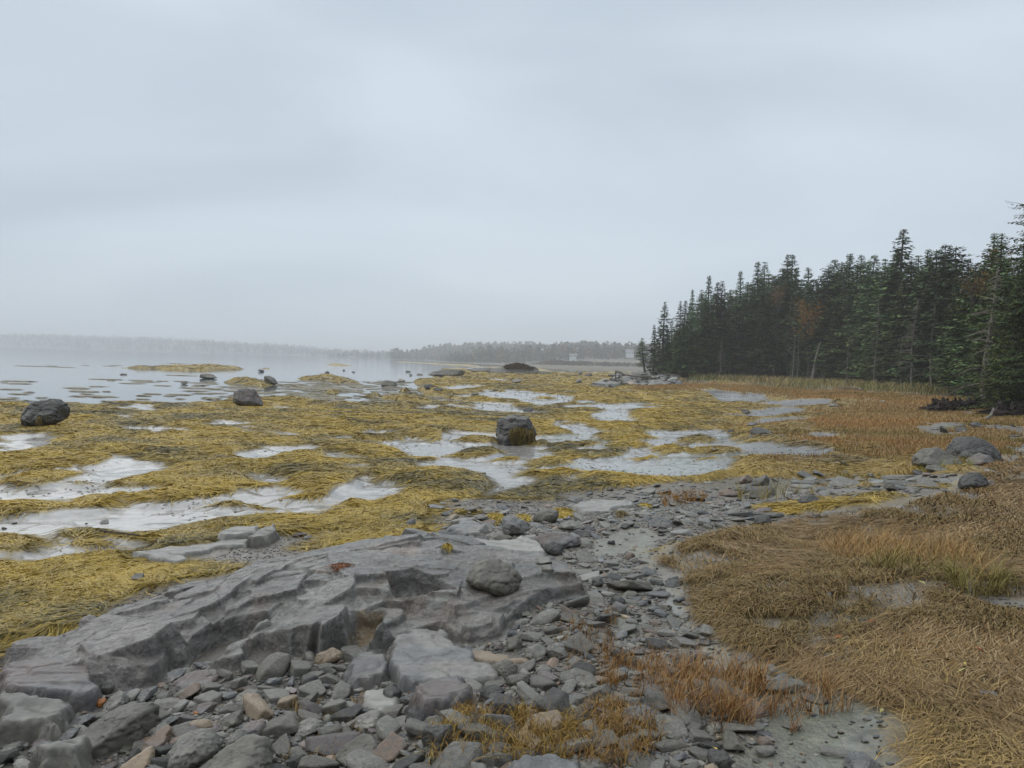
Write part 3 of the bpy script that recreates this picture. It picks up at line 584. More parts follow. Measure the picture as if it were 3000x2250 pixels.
pp.append(patch('Z7', [(480, 250), (700, 230), (1300, 260), (1600, 420), (1300, 640), (1000, 640), (640, 500)], 5200, (.04, .1), (.12, .085, .03), (.22, .16, .06), upa=1.1, seed=52, wd_=(.0025, .005), clump=10, dr=1.0))
pp.append(patch('Z6', [(740, 600), (1000, 560), (1180, 580), (1160, 620), (900, 640)], 260, (.1, .3), (.26, .22, .08), (.4, .32, .12), seed=53, clump=14))
pp.append(patch('Z6', [(1280, 470), (1400, 500), (1340, 560), (1280, 530)], 200, (.1, .22), (.28, .24, .08), (.4, .32, .12), seed=54, clump=14))
pp.append(patch('Z6', [(1650, 450), (2000, 430), (1960, 470), (1700, 490)], 300, (.1, .25), (.2, .22, .06), (.36, .32, .1), seed=55, clump=14))
pp.append(patch('Z6', [(390, 590), (600, 590), (640, 620), (420, 660)], 500, (.06, .14), (.3, .13, .03), (.36, .22, .06), seed=56, clump=10))
# beach grass along the wood
X, Y, R1, g = scatter(60000, 14, 125, rad(6), V_A, 61, 0)
dv = lerp_grid(GR['dune'], X, Y); k = (dv > -.2) & (fb(X*.35, Y*.35, 2, 97)*.6+dv*.6 > -.15); X, Y, R1 = X[k], Y[k], R1[k]; N = len(X)
t = (.5+.5*fb(X*.2, Y*.2, 2, 491)+.25*g.normal(0, 1, N))[:, None]; t = np.clip(t, 0, 1)
col = (np.array([.34, .25, .11])*(1-t)+np.array([.19, .2, .075])*t)*(.7+.6*g.random((N, 1)))
pp.append(strands('d', X, Y, g.uniform(0, 6.28, N), g.uniform(.35, .85, N), .008+.0007*R1, col, 4, .3, lift=.01, up=1.35, droop=.9, seed=8))
# fallen leaves
gq = np.random.default_rng(5); LX = []; LC = []
for a_, b_2 in [(1700, 310), (1720, 220), (1820, 320), (1830, 680), (1915, 705), (1900, 745), (1530, 280), (1280, 590), (1290, 615), (670, 1135), (1440, 510), (2180, 80), (2000, 640), (1750, 610), (1500, 950), (1100, 240)]:
    pq_ = px('Z7', [(a_, b_2)])[0]; lx_, ly_, lz_ = at(*pq_); lz_ = hz(lx_, ly_)+.035; th_l = gq.uniform(0, 6.28); s_l = gq.uniform(.012, .03); u_l = np.array([math.cos(th_l), math.sin(th_l), gq.normal(0, .3)]); w_l = np.array([-u_l[1], u_l[0], gq.normal(0, .3)]); o_l = np.array([lx_, ly_, lz_])
    LX += [o_l-u_l*s_l*1.6, o_l+w_l*s_l*.6+[0, 0, .006], o_l+u_l*s_l*1.6, o_l-w_l*s_l*.6+[0, 0, .006]]; LC += [[(.45, .13, .05), (.5, .4, .12), (.4, .38, .15)][int(gq.integers(3))]]*4
tag(link('fallen_leaves', mesh_np('fallen_leaves', np.array(LX), np.arange(len(LX)).reshape(-1, 4), np.array(LC), False), M_grass), 'scattered red and yellow leaves fallen on the hay', kind='stuff')
me = mesh_np('cordgrass', *(lambda t: (t[0], t[1], t[2]))(join([(v.reshape(-1, 3), f, c) for v, f, c in parts])), True)
tag(link('cordgrass', me, M_grass), 'short orange cordgrass growing across the marsh', kind='stuff')
for nm, lb, sel in (('marsh_grass_tufts', 'orange and straw marsh grass tufts standing among shingle and hay', pp[:-1]), ('beach_grass', 'tall straw and green beach grass along the wood edge', pp[-1:])):
    # strip lengths differ, faces are all quads
    V, Fq, Cc = join(sel); tag(link(nm, mesh_np(nm, V, Fq, Cc, True), M_grass), lb, kind='stuff')
# ------------------------------------------------------------------ stones
def ico(sub):
    bm = bmesh.new(); bmesh.ops.create_icosphere(bm, subdivisions=sub, radius=1)
    v = np.array([q.co[:] for q in bm.verts]); f = np.array([[q.index for q in t.verts] for t in bm.faces]); bm.free(); return v, f
ICO = {s: ico(s) for s in (1, 2, 3, 4, 5, 6)}
def gauge(d, Nn, c, p):
    q = np.maximum(d@Nn.T, 0)/c[None, :]
    m = q.max(1, keepdims=True)+1e-9
    return 1/(m[:, 0]*((q/m)**p).sum(1)**(1/p))
def stone_shape(g, sub, flat=.5, ang=14, k=11, rough=.05):
    v, f = ICO[sub]
    Nn = g.normal(0, 1, (k, 3)); Nn /= np.linalg.norm(Nn, axis=1, keepdims=True); c = g.uniform(.62, 1.0, k)
    Nn = np.vstack([Nn, [[0, 0, 1], [0, 0, -1], [.05, 1, .1], [0, -1, .1], [1, .1, 0], [-1, 0, .1]]]); Nn[k:k+2, :2] = g.normal(0, .15, (2, 2)); c = np.concatenate([c, [g.uniform(.6, .9)]*2, g.uniform(.85, 1.1, 4)])
    Nn /= np.linalg.norm(Nn, axis=1, keepdims=True)
    r = gauge(v, Nn, c, ang); P = v*r[:, None]
    P = P*(1+rough*fb3(P*1.6+g.uniform(0, 50, 3), 4, 3)[:, None])
    if sub >= 3: P = P*(1-rough*.35*np.abs(fb3(P*6+g.uniform(0, 50, 3), 2, 9))[:, None])
    return P*np.array([1, g.uniform(.5, .9), flat]), f
LAND = []                      # landmarks for wording: (x, y, phrase)
def atg(p, q):
    d = ray(p, q); t = np.exp(np.linspace(math.log(1.7), math.log(140), 1500)); d = d/math.hypot(d[0], d[1]); X = d[0]*t; Y = d[1]*t; Zr = CAMZ+d[2]*t
    G = lerp_grid(Zg, X, Y); a = ((X-LG[0])/LG[2]).astype(int); b = ((Y-LG[1])/LG[2]).astype(int); k = (a >= 0) & (b >= 0) & (a < LG[3].shape[1]) & (b < LG[3].shape[0])
    G[k] = np.where(LG[4][b[k], a[k]] > 0, np.maximum(G[k], LG[3][b[k], a[k]]), G[k])
    h = np.nonzero(Zr <= G)[0]
    if len(h) and abs(math.atan2(d[0], d[1])) < A1: i = h[0]; return X[i], Y[i], Zr[i]
    return at(p, q)
def hero(name, frame, pts, key, label, cat='boulder', depth=.8, p=14, seed=0, sub=5, rough=.03, phrase=None, onwater=False, tf=(18, 55), group=None, sink=.08, lift=0, strata=0, extra=()):
    g = np.random.default_rng(seed+1000)
    P = np.array(px(frame, pts)); c = (P.min(0)+P.max(0))/2; c = (c+P.mean(0))/2; bx, by = (P[:, 0].min()+P[:, 0].max())/2, P[:, 1].max()
    if onwater: cx_, cy_ = onz(bx, by, WL); cz = WL
    else: cx_, cy_, cz = atg(bx, by)
    W = P[:, 0].max()-P[:, 0].min()
    d = ray(*c); d = d/np.linalg.norm(d)
    s0 = math.hypot(math.hypot(cx_, cy_), CAMZ-cz); s = s0*(1+0.0)+0
    wm = W/F*s0; dep = wm*depth; s = s0+dep*.32
    if lift: s = s0
    Xd = np.cross(d, [0, 0, 1]); Xd /= np.linalg.norm(Xd); Zd = np.cross(Xd, d)
    sf = s*float(np.dot(d, fwd))/F
    U = (P-c)*sf; u = U[:, 0]; v = -U[:, 1]; cr_, sr = math.cos(ROLL), math.sin(ROLL); u, v = u*cr_-v*sr, u*sr+v*cr_
    lo = v.min(); v = np.where(v < lo*.5, v*(1+sink), v)
    area = sum(u[i]*v[(i+1) % len(u)]-u[(i+1) % len(u)]*v[i] for i in range(len(u)))
    if area < 0: u, v = u[::-1], v[::-1]
    Nn = []; cc = []
    for i in range(len(u)):
        ex, ez = u[(i+1) % len(u)]-u[i], v[(i+1) % len(u)]-v[i]; L = math.hypot(ex, ez)+1e-9
        nx, nz = ez/L, -ex/L; cd_ = nx*u[i]+nz*v[i]
        if cd_ <= 0: continue
        for sg in (-1, 1):
            t = rad(g.uniform(*tf)); 
            if nz < -.5: t *= .3
            Nn.append((nx*math.cos(t), sg*math.sin(t), nz*math.cos(t))); cc.append(cd_*math.cos(t))
    for sg in (-1, 1):
        for q in range(3): Nn.append((g.normal(0, .45), sg, g.normal(.15, .35))); cc.append(dep*.5*g.uniform(.85, 1.1)*1.05)
    for (nn_, c_) in extra: Nn.append(nn_); cc.append(c_*wm)
    Nn = np.array(Nn); ln = np.linalg.norm(Nn, axis=1); Nn = Nn/ln[:, None]; cc = np.array(cc)/1.0
    vv, ff = ICO[sub]
    sz = np.array([u.max()-u.min(), dep, v.max()-v.min()])/2
    dd = vv*sz; dl = np.linalg.norm(dd, axis=1); dn = dd/dl[:, None]
    r = gauge(dn, Nn, cc, p)*1.02; Q = dn*r[:, None]*(1+1.1/p)
    m = sz.max(); nq = Q/m
    fz_ = 1-np.abs(fb3(nq*2.6+seed, 3, 17)); Q = Q*(1+rough*1.5*fb3(nq*1.5+seed, 3, 3)[:, None]-rough*1.3*np.abs(fb3(nq*4+seed, 5, 7, .6))[:, None]-rough*1.1*ss(.86, 1.0, fz_)[:, None])
    if strata:
        h = (nq[:, 2]+.15*nq[:, 0])*strata+.5*fb3(nq*1.2+9, 2, 5); Q = Q*(1+.025*np.tanh(6*np.sin(h*6.28)))[:, None]
    Wp = d*s+Q[:, :1]*Xd+Q[:, 1:2]*d+Q[:, 2:3]*Zd+np.array([0, 0, CAMZ]); 
    if lift: Wp[:, 2] += lift
    org = np.array([Wp[:, 0].mean(), Wp[:, 1].mean(), cz])
    me = mesh_np(name, Wp-org, ff, None, True)
    o = link(name, me, M_rock[key], None, org); tag(o, label, cat, group)
    o['_w'] = wm
    LAND.append((org[0], org[1], phrase or label, wm)); del o['_w']
    return o, (Wp, ff, d, Xd, Zd)
EX = []                        # occupied discs (x, y, r)
# ------------------------------------------------------------------ the big bedrock ledge
D_ = np.array(list(poly('Z4', [(10, 1115), (60, 880), (160, 820)], -.3))+list(poly('Z4', [(510, 775), (520, 700), (720, 620), (1000, 525), (1300, 458), (1570, 392)], -.28))
    + list(poly('Z5', [(200, 350), (500, 300), (860, 255), (1180, 290), (1430, 395), (1640, 540), (1900, 700), (1720, 745), (1560, 790), (1450, 855), (1400, 925), (1180, 955), (1000, 905), (700, 965), (420, 935), (270, 1000)], -.22))
    + list(poly('Z4', [(2030, 935), (1830, 1010), (1560, 1060), (1330, 1040), (1560, 905), (1440, 965), (1100, 955), (1040, 1030), (1000, 1095), (600, 1115), (260, 1095), (240, 1110)], -.25)))
x0, y0 = D_.min(0)-.15; x1, y1 = D_.max(0)+.15
st = .0075
X, Y = np.meshgrid(np.arange(x0, x1, st), np.arange(y0, y1, st)); shp = X.shape; X = X.ravel(); Y = Y.ravel()
inn = lerp_grid(Zg, X, Y)
jx = .04*fb(X*2.2, Y*2.2, 2, 601); jy = .04*fb(X*2.2+7, Y*2.2, 2, 602)
XJ, YJ = X+jx, Y+jy
sdg = sdist(D_, XJ, YJ)
Ctr = D_.mean(0)
dome = .055*ss(0, .02, sdg)+.27*(1-np.exp(-np.maximum(sdg, 0)/.75))
SLB = [('Z5', [(200, 350), (500, 300), (860, 255), (1180, 290), (1430, 395), (1640, 540), (1900, 700), (1400, 730), (1250, 600), (1000, 510), (700, 485), (400, 480), (0, 490), (-200, 480), (-100, 400)], .02, 0, .0),
 ('Z5', [(380, 490), (700, 492), (1000, 512), (1250, 602), (1420, 745), (1250, 700), (1080, 640), (850, 558), (540, 560), (380, 570)], -.02, 0, .06),
 ('Z4', [(980, 570), (1180, 572), (1230, 640), (1250, 760), (1100, 830), (800, 790), (560, 770), (520, 720), (720, 640)], .05, .02, .05),
 ('Z4', [(1230, 620), (1450, 555), (1650, 522), (2000, 450), (1900, 520), (1740, 640), (1560, 700), (1260, 710)], -.02, 0, .12),
 ('Z4', [(1250, 720), (1420, 650), (1740, 640), (1480, 760), (1350, 800), (1250, 770)], -.10, 0, .02),
 ('Z4', [(1560, 725), (1740, 640), (1970, 605), (1985, 700), (1840, 735), (1700, 725)], -.01, .04, .08),
 ('Z4', [(1600, 800), (1690, 722), (1890, 780), (1650, 862)], -.10, 0, .05),
 ('Z4', [(1340, 1040), (1560, 905), (1930, 780), (2050, 930), (1830, 1005), (1560, 1060)], -.11, .05, .02),
 ('Z4', [(1100, 830), (1250, 790), (1350, 805), (1480, 765), (1520, 745), (1610, 860), (1440, 960), (1100, 950), (900, 850)], -.03, .06, .05),
 ('Z4', [(260, 1090), (400, 1010), (480, 930), (820, 808), (920, 850), (1040, 1020), (1000, 1092), (600, 1105)], -.03, .0, -.30),
 ('Z4', [(60, 880), (160, 820), (520, 772), (540, 800), (400, 1000), (250, 1100), (0, 1120)], .05, .03, .0),
 ('Z5', [(190, 660), (430, 600), (540, 620), (470, 780), (440, 860), (480, 900), (300, 955), (215, 900)], .035, .03, .06),
 ('Z5', [(0, 680), (180, 650), (200, 900), (40, 1020), (-100, 980)], -.02, 0, .05),
 ('Z5', [(710, 578), (850, 560), (1080, 640), (900, 668), (760, 662)], -.075, 0, 0),
 ('Z5', [(900, 690), (1250, 692), (1260, 790), (950, 860)], .035, .04, .08),
 ('Z5', [(470, 790), (500, 740), (660, 730), (630, 790), (490, 850)], -.06, 0, 0),
 ('Z5', [(640, 870), (800, 790), (920, 800), (940, 860), (740, 930), (600, 960)], .01, 0, .12),
 ('Z5', [(1040, 890), (1250, 785), (1440, 765), (1465, 860), (1400, 905), (1270, 935), (1150, 955)], .03, .02, .05)]
dl = np.zeros(len(X)); crease = np.zeros(len(X))
for k_, (fr, pts, dz, tx, ty) in enumerate(SLB):
    P = poly(fr, pts, -.02 if dz > -.05 else -.08); s = sdist(P, XJ, YJ); c = P.mean(0); m = ss(-.010, .010, s)
    # camera side edges are the scarps: raise the near part of a slab, let the far side run into the dome
    v = dz+tx*(X-c[0])+ty*(c[1]-Y)
    dl = dl*(1-m)+v*m; crease = np.maximum(crease, ss(.018, .0, np.abs(s)))
hid, e1, cx1, cy1 = cell(X*1.5+.9*Y+.5*fb(X*2, Y*2, 3, 611), (Y*3.4-X*1.3)+.6*fb(X*2, Y*2, 3, 612), 621)
pl1 = .075*(hid-.5)+.10*(hid*7 % 1-.5)*cx1+.10*(hid*13 % 1-.6)*cy1
hid2, e2, cx2, cy2 = cell(X*5+2*Y+.5*fb(X*5, Y*5, 3, 613), (Y*9-X*3)+.6*fb(X*5, Y*5, 3, 614), 631)
msk = ss(0, .1, sdg)
smooth_back = ss(.0, .35, (Y-(Ctr[1]+.30*(X-Ctr[0]))))
pl2 = .022*(hid2-.5)+.035*(hid2*11 % 1-.5)*cy2+.02*(hid2*17 % 1-.5)*cx2
rough_amt = 1-.85*smooth_back*ss(-1.4, -.2, X)
cc_ = D_-Ctr; _, _, vt = np.linalg.svd(cc_); ax = vt[0]; ax = ax if ax[0] > 0 else -ax; bx_ = np.array([-ax[1], ax[0]])
gl = np.random.default_rng(404)
surf = .04*ss(0, .03, sdg)+.22*(1-np.exp(-np.maximum(sdg, 0)/.6))+.02*fb(X*.8, Y*.8, 2, 731)
def near(xx, yy, G):
    a = np.clip(((np.atleast_1d(xx)-x0)/st).astype(int), 0, shp[1]-1); b = np.clip(((np.atleast_1d(yy)-y0)/st).astype(int), 0, shp[0]-1); return G.reshape(shp)[b, a]
sgy, sgx = np.gradient(surf.reshape(shp), st); ZB = surf-.05; U_ = (X-Ctr[0])*ax[0]+(Y-Ctr[1])*ax[1]; W_ = (X-Ctr[0])*bx_[0]+(Y-Ctr[1])*bx_[1]
chip = .010*(cell(X*16, Y*16, 801)[0]-.5)+.012*fb(X*4, Y*4, 2, 803)
um, uM, wm_, wM = U_[sdg > 0].min(), U_[sdg > 0].max(), W_[sdg > 0].min(), W_[sdg > 0].max()
for k_ in range(430):
    big_ = k_ < 60; u0 = gl.uniform(um, uM); w0 = gl.uniform(wm_, wM); cx_ = Ctr[0]+u0*ax[0]+w0*bx_[0]; cy_ = Ctr[1]+u0*ax[1]+w0*bx_[1]
    if near(cx_, cy_, sdg)[0] < .03: continue
    a_, b_ = (gl.uniform(.35, .8), gl.uniform(.16, .34)) if big_ else (gl.uniform(.10, .32), gl.uniform(.05, .14)); rt = gl.normal(0, .22)
    sf_ = near(cx_, cy_, surf)[0]; gxn = np.clip(near(cx_, cy_, sgx.ravel())[0], -.35, .35)*.75+gl.normal(0, .045); gyn = np.clip(near(cx_, cy_, sgy.ravel())[0], -.35, .35)*.75+gl.normal(0, .045)
    m = (np.abs(X-cx_) < a_+.15) & (np.abs(Y-cy_) < a_+.15); dx, dy = X[m]-cx_, Y[m]-cy_; ca, sa = math.cos(rt), math.sin(rt)
    du = (dx*ax[0]+dy*ax[1])*ca+(dx*bx_[0]+dy*bx_[1])*sa; dw = -(dx*ax[0]+dy*ax[1])*sa+(dx*bx_[0]+dy*bx_[1])*ca
    zt_ = sf_+gl.uniform(-.03, .035 if big_ else .045)+gxn*dx+gyn*dy; zz_ = zt_.copy(); nk = int(gl.integers(5, 8)); t0 = gl.uniform(0, 6.28)
    for q in range(nk):
        th = t0+6.283*q/nk+gl.normal(0, .2); c1, s1 = math.cos(th), math.sin(th); dist = math.hypot(a_*c1, b_*s1)*gl.uniform(.75, 1.0); zz_ = np.minimum(zz_, zt_+gl.uniform(1.4, 4.0)*(dist-(du*c1+dw*s1)+chip[m]*.7))
    ZB[m] = np.maximum(ZB[m], zz_)
for k_, (fr, pts, dz, tx, ty) in enumerate(SLB):
    P = poly(fr, pts, -.02 if dz > -.05 else -.08); s = sdist(P, X, Y)+chip; c = P.mean(0); sf_ = near(*c, surf)[0]; gxn = np.clip(near(*c, sgx.ravel())[0], -.3, .3)*.7; gyn = np.clip(near(*c, sgy.ravel())[0], -.3, .3)*.7
    pl = sf_+dz*1.1+gxn*(X-c[0])+gyn*(Y-c[1])+tx*(X-c[0])-ty*(Y-c[1])
    if dz > .0:
        if k_ == 0: pl = surf+.012
        ZB = np.where(s > -.1, np.maximum(ZB, pl+2.6*np.minimum(0, s)), ZB)
    elif dz < -.05: ZB = np.where(s > 0, np.minimum(ZB, np.maximum(pl+.03*fb(X*6, Y*6, 2, 811), surf-.22)+0*s), np.minimum(ZB, pl+3.0*np.maximum(0, -s)+.02))
Z = inn+ZB*ss(-.005, .03, sdg)+msk*(.010*fb(X*3, Y*4, 3, 733)-.010*ss(.02, 0, e1)*(hid > .55))
strk = (Y*7-X*2.6)+1.3*fb(X*1.2, Y*1.2, 3, 641); Z += msk*.004*np.tanh(3*np.sin(strk*3.1))*smooth_back+msk*.004*fb(X*9, Y*17, 4, 651)+.002*msk*fb(X*45, Y*60, 2, 661)
Z = np.where(sdg < 0, inn-.06+.06*ss(-.06, 0, sdg), Z)
Z = np.minimum(Z, .20+.05*np.tanh((Z-.2)/.1))
ii = np.arange(len(X)).reshape(shp); q = np.stack([ii[:-1, :-1], ii[:-1, 1:], ii[1:, 1:], ii[1:, :-1]], -1).reshape(-1, 4); q = q[(sdg[q] > -.05).any(1)]
u, inv = np.unique(q, return_inverse=True)
pink = ss(.25, .8, fb(X*1.1+4, Y*1.1, 3, 671))[:, None]; left = ss(-1.2, -2.6, X)[:, None]
pooltan = np.zeros(len(X))
for fr, pts in (('Z4', [(1250, 770), (1300, 735), (1500, 735), (1560, 700), (1480, 765), (1350, 800)]), ('Z5', [(470, 800), (500, 745), (660, 735), (630, 785), (500, 830)])):
    pooltan = np.maximum(pooltan, ss(-.02, .02, sdist(poly(fr, pts, -.1), XJ, YJ)))
cl = np.array([.142, .138, .125])[None]*(1+.3*(hid[:, None]-.5)+.15*fb(X*4, Y*4, 3, 681)[:, None])
cl = cl*(1-pink*.6)+np.array([.185, .15, .132])*pink*.6
cl = cl*(1-left*.7)+np.array([.145, .128, .118])*left*.7
brn = ss(.45, .8, fb(X*2.3, Y*2.3, 3, 691))[:, None]; cl = cl*(1-brn*.5)+np.array([.15, .11, .08])*brn*.5
lit = np.zeros(len(X)); cl = cl*(1+.35*fb(X*1.7+Y*.6, Y*3.1-X, 4, 695)[:, None])
cl = cl*(1-pooltan[:, None])+np.array([.17, .125, .07])*pooltan[:, None]
Zs = Z.reshape(shp); gyy, gxx = np.gradient(Zs, st); sl = np.hypot(gxx, gyy); am = (.010*ss(.8, 2.2, sl)/(sl+1e-6)); lay = (np.floor((Z*38+1.5*fb(X*3, Y*3, 2, 701)))*.618 % 1-.5).reshape(shp)+.12*fb(X*20, Y*20, 2, 703).reshape(shp)
X = X-(am*gxx*lay).ravel(); Y = Y-(am*gyy*lay).ravel()
V = np.stack([X, Y, Z], -1)[u]; org = np.array([Ctr[0], Ctr[1], inn[len(inn)//2]])
me = mesh_np('bedrock_ledge', V-org, inv.reshape(-1, 4), np.clip(cl[u], .02, .5), True)
tag(link('bedrock_ledge', me, M_ledge, None, org), 'large grey slate bedrock ledge with broken steps rising from the shingle', 'rock ledge')
LG = (x0, y0, st, Z.reshape(shp), sdg.reshape(shp))
def hs(x, y):
    a = int((x-LG[0])/LG[2]); b = int((y-LG[1])/LG[2]); zz = hz(x, y)
    if 0 <= b < LG[3].shape[0] and 0 <= a < LG[3].shape[1] and LG[4][b, a] > 0: zz = max(zz, float(LG[3][b, a]))
    return zz
def H(*a, **k):
    o, t = hero(*a, **k); P = t[0]; EX.append((P[:, 0].mean(), P[:, 1].mean(), .42*(P[:, 0].max()-P[:, 0].min()))); return o, t
# three big boulders on the weed
b1, t1 = H('boulder', 'Z2', [(155, 700), (185, 640), (240, 605), (300, 594), (380, 598), (415, 630), (425, 690), (405, 735), (260, 775), (170, 765)], 'dark', 'broad rounded grey boulder on the rockweed, largest at the water edge', depth=.9, seed=1, sub=6, rough=.07, strata=1.2, extra=(((.1, -.95, -.3), .36), ((-.05, -.5, .85), .30)), phrase='broad shore boulder')
b2, t2 = H('boulder', 'Z2', [(1512, 570), (1520, 545), (1560, 528), (1640, 533), (1670, 560), (1705, 630), (1690, 643), (1560, 636), (1520, 615)], 'mauve', 'brown block boulder with sloping right end at the bay margin', depth=.8, seed=2, p=26, sub=6, rough=.06, strata=.8, extra=(((.15, -.95, -.25), .30), ((-.1, -.6, .8), .30)), phrase='brown block boulder')
b3, t3 = H('boulder', 'Z3', [(1226, 700), (1230, 640), (1258, 610), (1330, 592), (1440, 596), (1462, 640), (1480, 700), (1475, 775), (1380, 785), (1260, 782), (1228, 745)], 'dark', 'cube-shaped black boulder standing in the middle pool, draped with seaweed', depth=.85, seed=3, p=44, sub=6, rough=.05, strata=1.4, tf=(4, 16), extra=(((.04, -.98, -.12), .40), ((-.55, -.8, .1), .50), ((.6, -.75, .05), .52)), phrase='black weed-draped boulder')
